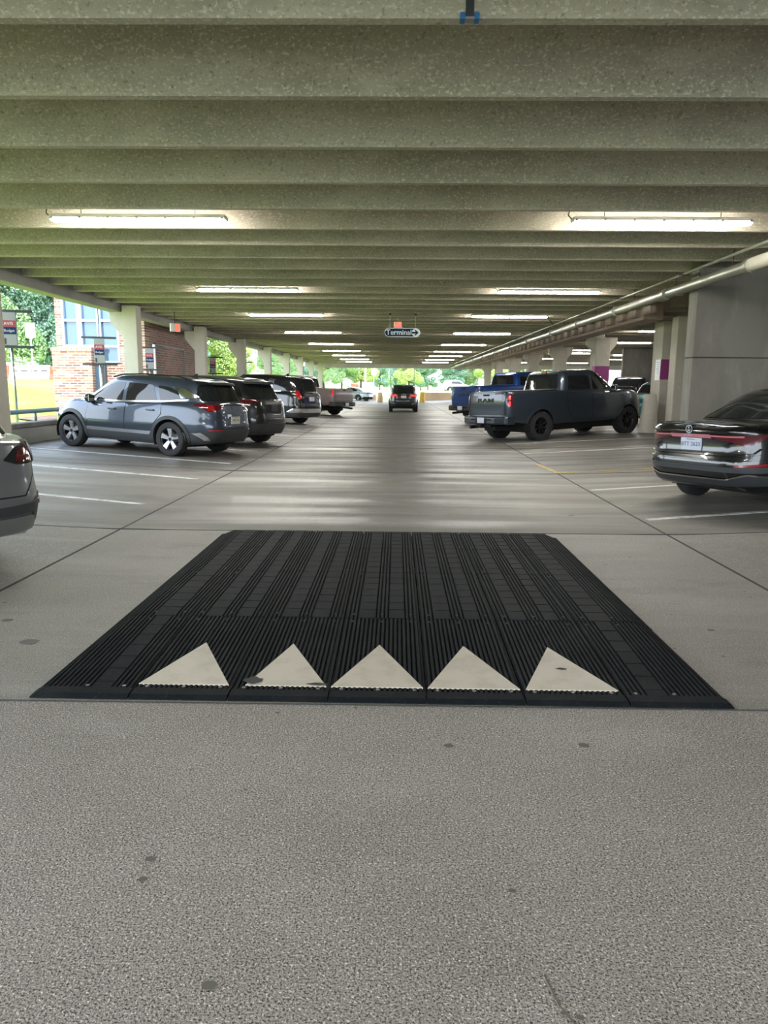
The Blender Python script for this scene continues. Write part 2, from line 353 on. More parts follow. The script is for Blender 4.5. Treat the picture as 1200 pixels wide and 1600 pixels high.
# right row
RY = [(22.2, 8.35, 'single'), (23.8, 8.5, 'label'), (31.7, 8.5, 'p'), (39.6, 8.5, ''), (47.5, 8.5, ''), (55.4, 8.5, ''), (63.3, 8.5, ''), (71.2, 8.5, '')]
RLAB = ['narrow concrete column of the right row just behind the big concrete wall', 'concrete column right with purple band and small white notice', 'concrete column with purple band behind the grey pickup cab',
        'plain concrete column behind the grey pickup roof', 'plain concrete column between the blue and grey pickup cabs', 'plain concrete column above the blue pickup cab', 'far concrete column of the right row left of the blue pickup cab', 'farthest concrete column of the right row next to the exit']
for i, (y, x, kd) in enumerate(RY):
    z0 = fz(x)
    t = thing('concrete_column', RLAB[i], 'column', (x, y, z0))
    w = .62 if kd != 'single' else .5
    mb = MB(); mb.box(0, w, 0, .5, 0, 3.7-z0)
    if kd in ('p', '', 'label') : mb.box(.05, .5, .56, 1.0, 0, 3.9-z0)
    mb.build('shaft', M['conc'], t, bevel=.015)
    if kd in ('p', ''):
        mb = MB(); mb.prism([(-.35, 3.7-z0), (0, 3.7-z0), (0, 3.05-z0), (-.33, 3.4-z0)], .05, .45, 'y'); mb.build('corbel', M['conc'], t); mb = MB(); mb.prism([(w+.3, 3.7-z0), (w, 3.7-z0), (w, 3.1-z0), (w+.3, 3.45-z0)], .05, .45, 'y'); mb.build('corbel', M['conc'], t)
    if kd in ('label', 'p'):
        MB().box(-.006, w+.006, -.006, .5, 1.86-z0, 2.5-z0).build('purple_band', M['purple'], t)
    if kd == 'label':
        nb = MB(); nb.box(-.016, -.006, .03, .47, 1.84-z0, 2.5-z0); n_ = nb.build('notice', M['signwhite'], t)
        ib = MB()
        for q in range(6): ib.box(-.019, -.016, .12, .36-.04*(q % 3), 2.40-z0-q*.07, 2.425-z0-q*.07)
        ib.build('print', M['mullion'], n_)
yg = [Y0, 6.0, 14.6, 22.5, 31.9, 39.8, 47.7, 55.6, 63.5, 71.4, Y1]
for i in range(3, len(yg)-1):
    girder(7.42, 8.0, yg[i], yg[i+1]-.03, 3.62, ZB+.55, M['pinkc'], f'pinkish concrete girder over the right openings, {ordw[i-3]} bay past the big wall', None)
mb = MB()
for n in range(13, int((Y1-5.27)/1.287)+1):
    yb = 5.27+1.287*n; mb.box(7.28, 7.44, yb-.42, yb+.22, 3.72, ZB-.001)
o = mb.build('trim_1', M['pinkc']); tag(o, kind='structure')
# the big shear wall
mb = MB(); mb.box(5.98, 14.5, 15.0, 15.42, fz(6)-.3, 2.19); mb.box(5.98, 14.5, 15.0, 15.42, 2.21, ZB+.6); mb.box(6.0, 14.5, 15.03, 15.40, 2.15, 2.25, 1)
o = mb.build('wall_right', [M['wall'], M['joint']], bevel=.008); tag(o, kind='structure')
mb = MB(); mb.box(14.5, 14.8, Y0, 15.42, 0, ZB+.6); o = mb.build('wall_side', M['wall']); tag(o, kind='structure')
# grey wall deep in the right bay and outer wall
mb = MB(); mb.box(13.75, 21, 45, 45.3, 0.15, ZB+.6); o = mb.build('wall_inner', M['wall']); tag(o, kind='structure')
mb = MB(); mb.box(33, 33.3, 15, Y1, 0.1, 1.3); mb.box(33, 33.3, 15, Y1, 3.3, ZB+.6); mb.box(33, 33.3, 15, 34, 1.2, 3.4); o = mb.build('wall_outer', M['wall']); tag(o, kind='structure')
mb = MB(); mb.box(14.5, 33, 15.1, 15.4, 0.1, ZB+.6); o = mb.build('wall_back', M['wall']); tag(o, kind='structure')
# end spandrel
mb = MB(); mb.box(-9.2, 34, Y1, Y1+.35, 3.50, ZB+.85); o = mb.build('concrete_girder', M['conc']); tag(o, 'pale concrete beam across the top of the far exit opening', 'girder')
# concrete guard post by right column
t = thing('concrete_guard_post', 'tapered round concrete guard post in front of the purple banded column', 'bollard', (7.98, 23.1, fz(7.98)))
MB().lathe_z([(.29, 0), (.27, .3), (.20, 1.15), (.18, 1.2)], 28).build('post', M['conc'], t, auto=40)

# ------------------------------------------------------------------ lamps
def make_lamp(half=False):
    t = thing('fluorescent_light', '', 'ceiling light')
    mb = MB(); mb.box(-1.29, 1.29, -.075, .075, .02, .075); mb.box(-1.31, -1.27, -.06, .06, 0, .05); mb.box(1.27, 1.31, -.06, .06, 0, .05); mb.build('housing', M['lampwhite'], t, bevel=.012)
    for s in (-1, 1):
        mb = MB(); prof = [(.0, 0), (.03, .004), (.055, .03), (.066, .07)]
        x0, x1 = (.012, 1.275)
        n = 10; vs = []; 
        for x in (x0, x0+.02, x1-.05, x1):
            sc = 1 if x0 < x < x1 else .75
            for j in range(n+1):
                a = math.pi+math.pi*j/n; vs.append((s*x, .068*sc*math.cos(a), .025+.062*sc*math.sin(a)))
        m_ = n+1
        fs = [(i*m_+j, i*m_+j+1, (i+1)*m_+j+1, (i+1)*m_+j) for i in range(3) for j in range(n)]+[tuple(range(m_)), tuple(range(3*m_, 4*m_))]
        mb.add(vs, fs); mb.build('diffuser', M['tube'], t, auto=50)
    for x in (-1.25, -.84, -.42, 0, .42, .84, 1.25): MB().box(x-.018, x+.018, -.08, .08, .005, .04).build('clip', M['bolt'], t)
    for x in (-.84, .84): MB().cyl((x, 0, .07), (x, 0, .60), .006, n=6).build('hanger_wire', M['wire'], t)
    MB().tube([(-1.30, 0, .04), (-1.36, 0, .10), (-1.33, 0, .2), (-1.28, 0, .32), (-1.27, 0, .6)], .009, 6).build('power_cable', M['wire'], t)
    return t
def copy_tree(o, parent=None):
    c = o.copy(); COL.objects.link(c)
    if parent: c.parent = parent
    for ch in [q for q in bpy.data.objects if q.parent == o]: copy_tree(ch, c)
    return c
proto = make_lamp()
LY = [11.08, 18.93, 25.4, 33.5, 42.5, 50.7, 58.0, 66.0, 73.4]
first = True
for side in (-1, 1):
    for i, y in enumerate([-3.8]+LY):
        l = proto if first else copy_tree(proto); first = False
        l.location = (side*3.82, y, ZB+.0)
        sd = 'left' if side < 0 else 'right'
        l['label'] = f'long twin tube fluorescent light over the {sd} parking row, {ordw[i-1]} in view from the camera' if i else f'long fluorescent light over the {sd} parking row behind the camera'
        l['group'] = f'fluorescent lights over the {sd} row'
for i, (x, y, rz) in enumerate([(12.1, 39.2, 0), (17.0, 53.8, 0), (11.4, 31.2, 0), (12.1, 51.4, 0), (11.9, 47.4, 0), (18.2, 62, 0), (17.1, 71.3, 0), (12.3, 61.6, 0), (14, 24, 0), (12, 72, 0), (24, 40, 0), (24, 60, 0), (22, 25, 0)]):
    l = copy_tree(proto); l.location = (x, y, ZB); l['label'] = f'long fluorescent light in the right bay, number {["nearest the purple column","above the inner grey wall","cut off by the purple column","over the far cabs","beside the next far light","behind the inner wall","by the far opening","left of the column behind the cab","over the dark vehicles","near the far end","in the outer aisle","far along the outer aisle","hidden by the big wall"][i]}'.replace('number ', ''); l['group'] = 'fluorescent lights in the right bay'

# ------------------------------------------------------------------ pipes
def pipe_run():
    t = thing('drain_pipe', 'thick galvanised pipe hung below the ceiling along the right side', 'pipe')
    mb = MB(); mb.cyl((5.83, Y0, 3.60), (5.86, Y1-1, 3.60), .098, n=20); mb.build('pipe', M['pipe'], t, smooth=False, auto=40)
    for y in [6, 9.2, 12.55, 16.3, 20, 24, 28, 33, 38, 44, 50, 56, 62]:
        MB().cyl((5.83, y-.06, 3.60), (5.83, y+.06, 3.60), .125, n=20).build('coupling', M['pipe'], t, auto=40)
    MB().cyl((5.83, 10.2, 3.60), (5.83, 12.55, 3.60), .113, n=20).build('sleeve', M['conc'], t, auto=40)
    for y in [7.5, 10.9, 13.2, 15.8, 18.5, 22, 26, 30, 35, 40]:
        MB().cyl((5.83, y, 3.68), (5.83, y, ZB+.5), .008, n=6).build('hanger_rod', M['wire'], t)
    t = thing('conduit', 'thin steel conduit above the thick pipe on the right side', 'pipe')
    MB().cyl((5.70, Y0, 3.83), (5.72, Y1-1, 3.83), .028, n=12).build('tube', M['pipe'], t, smooth=True)
    for y in range(-5, 78, 4): MB().box(5.55, 5.78, y, y+.04, 3.80, 3.815).build('bracket', M['wire'], t)
    t = thing('branch_conduit', 'thin conduit crossing from the right lights to the pipe', 'pipe')
    MB().tube([(5.1, 25.4, 3.97), (5.75, 27.5, 3.85), (5.6, 40, 3.72)], .02, 8).build('tube', M['wire'], t)
pipe_run()
# blue clamp and strap on the first stem
t = thing('hanger_strap', 'short grey strap in a blue bracket on the first ceiling beam', 'bracket', (.445, 5.165, 3.94))
MB().box(-.026, .026, -.012, .002, -.005, .15).build('strap', M['dark'], t)
mb = MB().box(-.062, -.03, -.02, .05, -.02, .02).build('bracket', mat('blue_bracket', (.02, .13, .32), .5), t); MB().box(.03, .062, -.02, .05, -.02, .02).build('bracket', bpy.data.materials['blue_bracket'], t)
MB().box(-.03, .03, -.015, .045, -.018, -.004).build('plate', M['bolt'], t)

# ------------------------------------------------------------------ text
def text(name, s, size, m, parent, loc, xdir, ydir, depth=.004, align='CENTER', bold=0, sx=1):
    cu = bpy.data.curves.new(name, 'FONT'); cu.body = s; cu.size = size; cu.extrude = depth; cu.align_x = align; cu.align_y = 'CENTER'; cu.offset = bold
    tmp = bpy.data.objects.new(name, cu); COL.objects.link(tmp)
    dg = bpy.context.evaluated_depsgraph_get(); me = bpy.data.meshes.new_from_object(tmp.evaluated_get(dg))
    bpy.data.objects.remove(tmp); me.materials.clear(); me.materials.append(m)
    o = bpy.data.objects.new(name, me); COL.objects.link(o); o.parent = parent
    X = Vector(xdir).normalized(); Yv = Vector(ydir).normalized(); Z = X.cross(Yv)
    mm = Matrix.Identity(4)
    for i in range(3): mm[i][0] = X[i]*sx; mm[i][1] = Yv[i]; mm[i][2] = Z[i]; mm[i][3] = loc[i]
    o.matrix_local = mm; return o
# terminal sign
t = thing('terminal_sign', 'dark blue rounded hanging sign reading Terminal with a white arrow disc', 'sign', (.165, 24.53, 3.325))
def stadium(w, h, n=14):
    r = h/2; P = []
    for i in range(n+1): a = -math.pi/2+math.pi*i/n; P.append((w/2-r+r*math.cos(a), r*math.sin(a)))
    for i in range(n+1): a = math.pi/2+math.pi*i/n; P.append((-w/2+r+r*math.cos(a), r*math.sin(a)))
    return P
MB().prism(stadium(1.18, .29), -.02, .02, 'y').build('border', M['signwhite'], t)
MB().prism(stadium(1.14, .25), -.025, .025, 'y').build('panel', M['signblue'], t)
text('lettering', 'Terminal', .235, M['signwhite'], t, (-.115, -.028, .0), (1, 0, 0), (0, 0, 1), .003, bold=.003)
MB().prism([(.445+.135*math.cos(2*math.pi*i/28), .135*math.sin(2*math.pi*i/28)) for i in range(28)], -.029, -.02, 'y').build('disc', M['signwhite'], t)
MB().prism([(.31, -.03), (.44, -.03), (.395, -.085), (.44, -.085), (.535, 0), (.44, .085), (.395, .085), (.44, .03), (.31, .03)], -.033, -.02, 'y').build('arrow', M['signblue'], t)
for x in (-.41, .43): MB().cyl((x, 0, .14), (x, 0, .60), .010, n=8).build('hanger_rod', M['bolt'], t)
for x in (-.41, .43): MB().box(x-.03, x+.03, -.04, .04, .55, .615).build('clamp', M['black'], t)
t = thing('exit_sign', 'small glowing red exit sign hung above the Terminal sign', 'sign', (.01, 25.82, 3.68))
MB().box(-.145, .145, -.03, .03, -.1, .1).build('panel', M['whitepl'], t)
MB().box(-.13, .13, -.034, -.03, -.085, .085).build('face', M['exitred'], t)
text('lettering', 'EXIT', .12, M['signwhite'], t, (0, -.036, 0), (1, 0, 0), (0, 0, 1), .002)
MB().cyl((0, 0, .1), (0, 0, .262), .012, n=8).build('stem', M['bolt'], t)
t = thing('exit_sign', 'small red and white exit sign hung by the left openings', 'sign', (-7.40, 24.53, 3.43), R(38))
MB().box(-.16, .16, -.05, .05, -.13, .13).build('panel', M['whitepl'], t)
MB().box(-.02, .15, -.055, -.05, -.12, .12).build('face', M['exitred'], t)
MB().cyl((0, 0, .13), (0, 0, .51), .014, n=8).build('stem', M['wire'], t)
# row sign posts beyond the curb
def row_sign(x, y, z, label, kind=0, sc=1):
    t = thing('row_sign_post', label, 'sign post', (x, y, .25), R(18), 'sign posts beyond the left curb')
    MB().cyl((0, .06, 0), (0, .06, z+.1-.25), .035, n=10).build('post', M['silver'] if kind == 0 else M['dark'], t, smooth=True)
    zz = z-.25
    b = MB().box(-.15, .15, -.05, .05, zz-.36, zz+.38).build('sign_box', M['signgrey'], t, bevel=.01)
    MB().box(-.14, .14, -.056, -.05, zz+.05, zz+.2).build('red_band', M['signred'], t)
    MB().box(-.14, .14, -.056, -.05, zz-.11, zz+.05).build('navy_band', M['signblue'], t)
    text('lettering', 'AVIS', .10, M['lampwhite'], t, (-.01, -.058, zz+.125), (1, 0, 0), (0, 0, 1), .002)
    text('lettering', 'Budget', .08, M['lampwhite'], t, (0, -.058, zz-.03), (1, 0, 0), (0, 0, 1), .002)
    MB().box(-.13, -.08, -.056, -.05, zz-.33, zz-.2).build('mark', M['dark'], t)
    MB().box(-.5, .5, -.03, .03, zz+.38, zz+.44).build('crossbar', M['dark'], t)
    MB().box(-.5, .5, -.03, .03, zz-.42, zz-.36).build('crossbar', M['dark'], t)
row_sign(-8.9, 16.85, 2.78, 'grey sign box with red and navy bands beside the nearest left column')
row_sign(-9.15, 22.5, 2.55, 'grey sign box with red and navy bands in front of the brick building windows')
row_sign(-9.1, 26.9, 2.48, 'grey sign box with red and navy bands in front of the shaded brick wall')
for i, y in enumerate((36.5, 44, 52)): row_sign(-9.2, y, 2.5, f'dark row sign post seen between far left columns, {ordw[i]} of three', 1)
t = thing('white_pole', 'plain white pole standing before the shaded brick wall', 'post', (-9.2, 27.75, .3))
MB().cyl((0, 0, 0), (0, 0, 2.75), .055, n=12).build('pole', M['farwhite'], t, smooth=True); MB().cyl((0, 0, 2.75), (0, 0, 2.8), .065, n=12).build('cap', M['dark'], t)

# ------------------------------------------------------------------ rubber speed table
HX0, HX1, HY0, HY1 = -1.85, 1.71, 3.40, 7.47
def hz(x, y):
    side = min(x-HX0, HX1-x); s = .004+side*.40
    f = .014+max(0, y-HY0)*.050/1.2
    bk = .004+max(0, HY1-y)*1.6
    return max(.003, min(.068, s, f, bk))
SEAM = [-1.85, -1.345, -.84, -.33, .17, .67, 1.19, 1.71]
ROW = [3.40, 4.56, 5.72, 6.62, 7.47]
def make_table():
    t = thing('rubber_speed_table', 'black ribbed rubber speed table with cream triangles bolted to the floor', 'speed bump', (0, 0, 0))
    for r in range(4):
        for c in range(7):
            x0, x1 = SEAM[c]+.004, SEAM[c+1]-.004; y0, y1 = ROW[r]+.004, ROW[r+1]-.004
            # cross profile: list of (x, raised) with ribs; tiles where flat
            xs = []; P = .0265
            tiles = []
            if r == 0:
                if c == 0: tiles = [(x0+.27, x0+.38)]
                elif c == 6: tiles = [(x1-.40, x1-.29)]
            else:
                w = x1-x0
                if c == 0: tiles = [(x0+.25, x0+.40)]
                elif c == 6: tiles = [(x1-.42, x1-.27)]
                else: tiles = [(x0+.095, x0+.205), (x0+w-.205, x0+w-.095)]
            prof = []   # (x, dz)
            x = x0
            def intile(v): return any(a-.002 <= v < b for a, b in tiles)
            prof.append((x0, -.004)); x = x0+.008
            while x < x1-.02:
                if intile(x+.01):
                    b = [b for a, b in tiles if a-.002 <= x+.01 < b][0]
                    prof += [(x, -.006), (x+.003, .004), (b-.003, .004), (b, -.006)]; x = b+.006
                else:
                    prof += [(x, -.006), (x+.003, .004), (x+.016, .004), (x+.019, -.006)]; x += P
            prof.append((x1, -.004))
            prof = [(min(a, x1), d) for a, d in prof]
            # y stations, rounded bottom border in the first row; tile grooves
            ny = 14; ys = [y0+(y1-y0)*j/ny for j in range(ny+1)]
            if r == 0: ys = [y0, y0+.03, y0+.10, y0+.115]+[v for v in ys if v > y0+.14]
            gro = []
            if tiles:
                k = 7 if r in (0, 1) else 5
                for j in range(1, k): g = y0+(y1-y0)*j/k; gro.append(g)
            Y = sorted(set([round(v, 4) for v in ys]+[round(g+d, 4) for g in gro for d in (-.006, -.003, .003, .006)]))
            mb = MB(); n = len(prof); vs = []
            for y in Y:
                ing = any(abs(y-g) < .004 for g in gro)
                for (x, d) in prof:
                    dd = d
                    if r == 0 and y <= y0+.10: dd = .004 if y > y0 else 0
                    if ing and any(a-.004 <= x <= b+.004 for a, b in tiles): dd = -.004
                    z = hz(x, y)+dd
                    if r == 0 and y == y0: z = .006
                    vs.append((x, y, max(z, .0015)))
            fs = [(j*n+i, j*n+i+1, (j+1)*n+i+1, (j+1)*n+i) for j in range(len(Y)-1) for i in range(n-1)]
            b0 = len(vs)
            rim = list(range(n))+[(j+1)*n+n-1 for j in range(len(Y)-1)]+[(len(Y)-1)*n+n-1-i for i in range(1, n)]+[j*n for j in range(len(Y)-2, 0, -1)]
            vs += [(vs[i][0], vs[i][1], .0005) for i in rim]
            fs += [(rim[(i+1) % len(rim)], rim[i], b0+i, b0+(i+1) % len(rim)) for i in range(len(rim))]
            mb.add(vs, fs); mb.build('rubber_panel', M['rubber'], t, fix=False)
    bm_ = 0
    for r in range(4):
        for c in range(7):
            x0, x1 = SEAM[c], SEAM[c+1]
            for fx in ((.12, .5, .88) if r < 2 else (.12, .88)):
                for yy_ in ((ROW[r]+.125,) if r == 0 else (ROW[r]+.07,)):
                    x = x0+(x1-x0)*fx
                    if not (HX0+.15 < x < HX1-.12): continue
                    z = hz(x, yy_)
                    MB().lathe_z([(.011, 0), (.011, .004), (.006, .006)], 8, c=(x, yy_, z)).build('bolt', M['bolt'] if r == 0 else M['worn'], t)
                    if r < 2:
                        MB().lathe_z([(.009, 0), (.009, .004)], 8, c=(x, ROW[r+1]-.06, hz(x, ROW[r+1]-.06))).build('bolt', M['worn'], t)
    for (ax, lx, rx) in [(-1.125, -1.335, -.862), (-.60, -.775, -.35), (-.085, -.325, .155), (.415, .18, .66), (.915, .69, 1.17)]:
        mb = MB(); y0, y1 = 3.545, 4.105
        n = 12; vs = []
        for i in range(n+1):
            f = i/n; y = y0+(y1-y0)*f; a = lx+(ax-lx)*f; b = rx+(ax-rx)*f
            for j in range(5): x = a+(b-a)*j/4; vs.append((x, y, hz(x, y)+.0075))
        fs = [(i*5+j, i*5+j+1, (i+1)*5+j+1, (i+1)*5+j) for i in range(n) for j in range(4)]
        nb = len(vs); vs += [(x, y, z-.008) for x, y, z in vs]
        rim = [0, 1, 2, 3, 4]+[5*i+4 for i in range(1, n+1)]+[5*i for i in range(n, 0, -1)]
        fs += [(rim[(i+1) % len(rim)], rim[i], nb+rim[i], nb+rim[(i+1) % len(rim)]) for i in range(len(rim))]
        o = mb.add(vs, fs).build('white_triangle', M['triangle'], t, fix=False); o['label'] = 'cream painted warning triangle'
    # worn-through patches
    for (x, y, rx, ry) in [(-.745, 3.60, .05, .045), (-.40, 3.565, .055, .016), (.93, 3.80, .03, .014)]:
        k = 14; MB().add([(x+rx*math.cos(6.283*i/k)*(1+.2*math.sin(i*2.1)), y+ry*math.sin(6.283*i/k)*(1+.2*math.cos(i*1.7)), hz(x, y)+.0095) for i in range(k)], [tuple(range(k))]).build('worn_patch', M['worn'], t, fix=False)
make_table()
# ------------------------------------------------------------------ vehicles
def pchip(tab):
    xs = [a for a, b in tab]; ys = [b for a, b in tab]; n = len(xs)
    d = [(ys[i+1]-ys[i])/(xs[i+1]-xs[i]) for i in range(n-1)]
    m = [d[0]]+[0 if d[i-1]*d[i] <= 0 else 2*d[i-1]*d[i]/(d[i-1]+d[i]) for i in range(1, n-1)]+[d[-1]]
    def f(x):
        if x <= xs[0]: return ys[0]
        if x >= xs[-1]: return ys[-1]
        i = 0
        while x > xs[i+1]: i += 1
        h = xs[i+1]-xs[i]; t = (x-xs[i])/h
        return (2*t**3-3*t*t+1)*ys[i]+(t**3-2*t*t+t)*h*m[i]+(-2*t**3+3*t*t)*ys[i+1]+(t**3-t*t)*h*m[i+1]
    return f
def plan_ring(xr, xf, w, nr, nf, N):
    xm = (xr+xf)/2; P = []
    D = 900
    for i in range(D):
        a = 2*math.pi*i/D; c, s = math.cos(a), math.sin(a); n = nf if c > 0 else nr
        x = xm+(xf-xm)*math.copysign(abs(c)**(2/n), c) if c > 0 else xm-(xm-xr)*abs(c)**(2/n)
        P.append((x, w*math.copysign(abs(s)**(2/n), s)))
    # resample by arc length, starting on the front centre line
    L = [0]
    for i in range(D): a = P[i]; b = P[(i+1) % D]; L.append(L[-1]+math.hypot(b[0]-a[0], b[1]-a[1]))
    out = []; j = 0
    for k in range(N):
        q = L[-1]*k/N
        while L[j+1] < q: j += 1
        t = (q-L[j])/(L[j+1]-L[j]+1e-12); a = P[j]; b = P[(j+1) % D]; out.append((a[0]+(b[0]-a[0])*t, a[1]+(b[1]-a[1])*t))
    return out
def make_shell(s, N=150, upper=False, wheels=()):
    xr, xf, w = pchip(s['xr']), pchip(s['xf']), pchip(s['w'])
    zt, zb, T = pchip(s['zt']), pchip(s['zb']), pchip(s['T'])
    lv = s.get('levels', [0, .04, .1, .18, .26, .34, .42, .5, .58, .66, .74, .81, .87, .92, .955, .98, 1.0])
    vs = []; fs = []
    for q in lv:
        for (x, y) in plan_ring(xr(q), xf(q), w(q), s['nr'], s['nf'], N):
            yy = y*T(x)
            for xw in wheels: yy *= 1+s.get('flare', .018)*math.exp(-((x-xw)/.50)**2)*math.exp(-((q-.5)/.4)**2)
            z = zb(x)+(zt(x)-zb(x))*q
            vs.append((x, yy, z))
    k = len(lv)
    for j in range(k-1):
        for i in range(N): fs.append((j*N+i, j*N+(i+1) % N, (j+1)*N+(i+1) % N, (j+1)*N+i))
    # cap: contract y towards centre with crown
    last = (k-1)*N
    cr = s.get('crown', .03)
    for kk in (.92, .8, .6, .4, .2, .02):
        b = len(vs)
        for i in range(N):
            x, y, z = vs[last+i]
            vs.append((x, y*kk, z+cr*(1-kk*kk)))
        p = b-N
        for i in range(N): fs.append((p+i, p+(i+1) % N, b+(i+1) % N, b+i))
    # close the slit along the centre by zipping
    b = len(vs)-N
    for i in range(1, N//2): fs.append((b+i, b+(i+1) if i+1 <= N//2 else b+N//2, b+N-i-1 if N-i-1 >= N//2 else b+N//2, b+N-i)) if i+1 < N-i-1 else fs.append((b+i, b+i+1, b+N-i))
    fs.append((b, b+1, b+N-1))
    # bottom
    for i in range(1, N//2): fs.append((i, N-i, N-i-1, i+1)) if i+1 < N-i-1 else fs.append((i, N-i, i+1))
    fs.append((0, N-1, 1))
    return vs, fs
def mesh_from(vs, fs, name='m'):
    me = bpy.data.meshes.new(name); me.from_pydata([tuple(v) for v in vs], [], fs)
    bm = bmesh.new(); bm.from_mesh(me); bmesh.ops.remove_doubles(bm, verts=bm.verts, dist=1e-5); bmesh.ops.recalc_face_normals(bm, faces=bm.faces); bm.to_mesh(me); bm.free(); return me
def boolean(me, cutter_mb, op='DIFFERENCE'):
    a = bpy.data.objects.new('tmp_a', me); COL.objects.link(a)
    b = cutter_mb.build('tmp_b', M['black'])
    md = a.modifiers.new('b', 'BOOLEAN'); md.object = b; md.operation = op; md.solver = 'EXACT'
    dg = bpy.context.evaluated_depsgraph_get(); out = bpy.data.meshes.new_from_object(a.evaluated_get(dg))
    bpy.data.objects.remove(a); bpy.data.objects.remove(b); return out
def round_poly(P, r, k=4):
    n = len(P); out = []
    for i in range(n):
        a, b, c = Vector(P[i-1]), Vector(P[i]), Vector(P[(i+1) % n])
        u = (a-b); v = (c-b); d = min(r, u.length*.45, v.length*.45); p = b+u.normalized()*d; q = b+v.normalized()*d
        for j in range(k+1): t = j/k; out.append(tuple(p*(1-t)**2+b*2*t*(1-t)+q*t*t))
    return out
def inpoly(P, x, y):
    c = False; n = len(P)
    for i in range(n):
        x1, y1 = P[i]; x2, y2 = P[i-1]
        if (y1 > y) != (y2 > y) and x < (x2-x1)*(y-y1)/(y2-y1)+x1: c = not c
    return c
def grow(P, d):
    a = sum(P[i-1][0]*P[i][1]-P[i][0]*P[i-1][1] for i in range(len(P))); sg = 1 if a > 0 else -1; out = []
    n = len(P)
    for i in range(n):
        u = (Vector(P[i])-Vector(P[i-1])).normalized(); v = (Vector(P[(i+1) % n])-Vector(P[i])).normalized()
        nn = (Vector((u.y, -u.x))+Vector((v.y, -v.x))); nn = nn.normalized()*sg if nn.length > 1e-6 else Vector((u.y, -u.x))*sg
        k = 1/max(.5, abs(nn.dot(Vector((u.y, -u.x))*sg))); out.append(tuple(Vector(P[i])+nn*d*k))
    return out
class Car:
    def __init__(s, root, bvh): s.root = root; s.bvh = bvh
    def patch(s, mb, poly, side, eps, res, skirt, mi=0, r=.03):
        """polygon in (x,z) for sides 'L','R', in (y,z) for rear 'B' and front 'F', in (x,y) for top 'T'"""
        P = round_poly(poly, r) if r else list(poly)
        B = []
        n = len(P)
        for i in range(n):
            a, b = Vector(P[i]), Vector(P[(i+1) % n]); k = max(1, int((b-a).length/res))
            for j in range(k): B.append(tuple(a.lerp(b, j/k)))
        xs = [p[0] for p in B]; ys = [p[1] for p in B]; pts = list(B)
        x = min(xs)+res*.5
        while x < max(xs):
            y = min(ys)+res*.5
            while y < max(ys):
                if inpoly(B, x, y) and min((x-p[0])**2+(y-p[1])**2 for p in B) > (res*.35)**2: pts.append((x, y))
                y += res
            x += res
        nb = len(B)
        co, ed, fc, _, _, _ = delaunay_2d_cdt([Vector(p) for p in pts], [(i, (i+1) % nb) for i in range(nb)], [], 1, 1e-6)
        vs = []
        for u, v in co:
            if side in 'LR': sg = 1 if side == 'L' else -1; o = Vector((u, sg*3, v)); d = Vector((0, -sg, 0))
            elif side == 'B': o = Vector((-6, u, v)); d = Vector((1, 0, 0))
            elif side == 'F': o = Vector((9, u, v)); d = Vector((-1, 0, 0))
            elif side in ('CL', 'CR'):
                sg = 1 if side == 'CL' else -1; a = u/.6; cx, cy = s.c0; dd = Vector((-math.cos(a), sg*math.sin(a), 0)); o = Vector((cx, sg*cy, v))+dd*3; d = -dd
            else: o = Vector((u, v, 5)); d = Vector((0, 0, -1))
            h, nn, _, _ = s.bvh.ray_cast(o, d)
            if h is None:
                h, nn, _, _ = s.bvh.find_nearest(o+d*(5 if side in 'BF' else 2))
            q = h-d*eps*.5+nn*eps*.5 if nn.dot(d) < 0 else h-d*eps
            vs.append(q)
        fs = []
        for f in fc:
            f = list(f); a, b, c = [vs[i] for i in f[:3]]; nrm = (b-a).cross(c-a)
            if nrm.dot(d) > 0: f.reverse()
            fs.append(tuple(f))
        # skirt along the boundary edges
        cnt = {}
        for f in fs:
            for i in range(len(f)): e = (f[i], f[(i+1) % len(f)]); cnt[e] = 1
        base = {}
        if skirt:
            for (a, b) in list(cnt):
                if (b, a) not in cnt:
                    for q in (a, b):
                        if q not in base: base[q] = len(vs); vs.append(vs[q]+d*skirt)
                    fs.append((b, a, base[a], base[b]))
        mb.add(vs, fs, mi)
    def decal(s, name, polys, m, eps=.006, res=.07, skirt=.02, parent=None, r=.03, label=None):
        mb = MB()
        for side, poly in polys: s.patch(mb, poly, side, eps, res, skirt, r=r)
        o = mb.build(name, m, parent or s.root, auto=50, fix=False)
        if label: o['label'] = label
        return o
    def hit(s, side, u, v):
        if side in 'LR': sg = 1 if side == 'L' else -1; o = Vector((u, sg*3, v)); d = Vector((0, -sg, 0))
        elif side == 'B': o = Vector((-6, u, v)); d = Vector((1, 0, 0))
        elif side == 'T': o = Vector((u, v, 5)); d = Vector((0, 0, -1))
        else: o = Vector((9, u, v)); d = Vector((-1, 0, 0))
        return s.bvh.ray_cast(o, d)[0] or Vector((0, 0, 0))

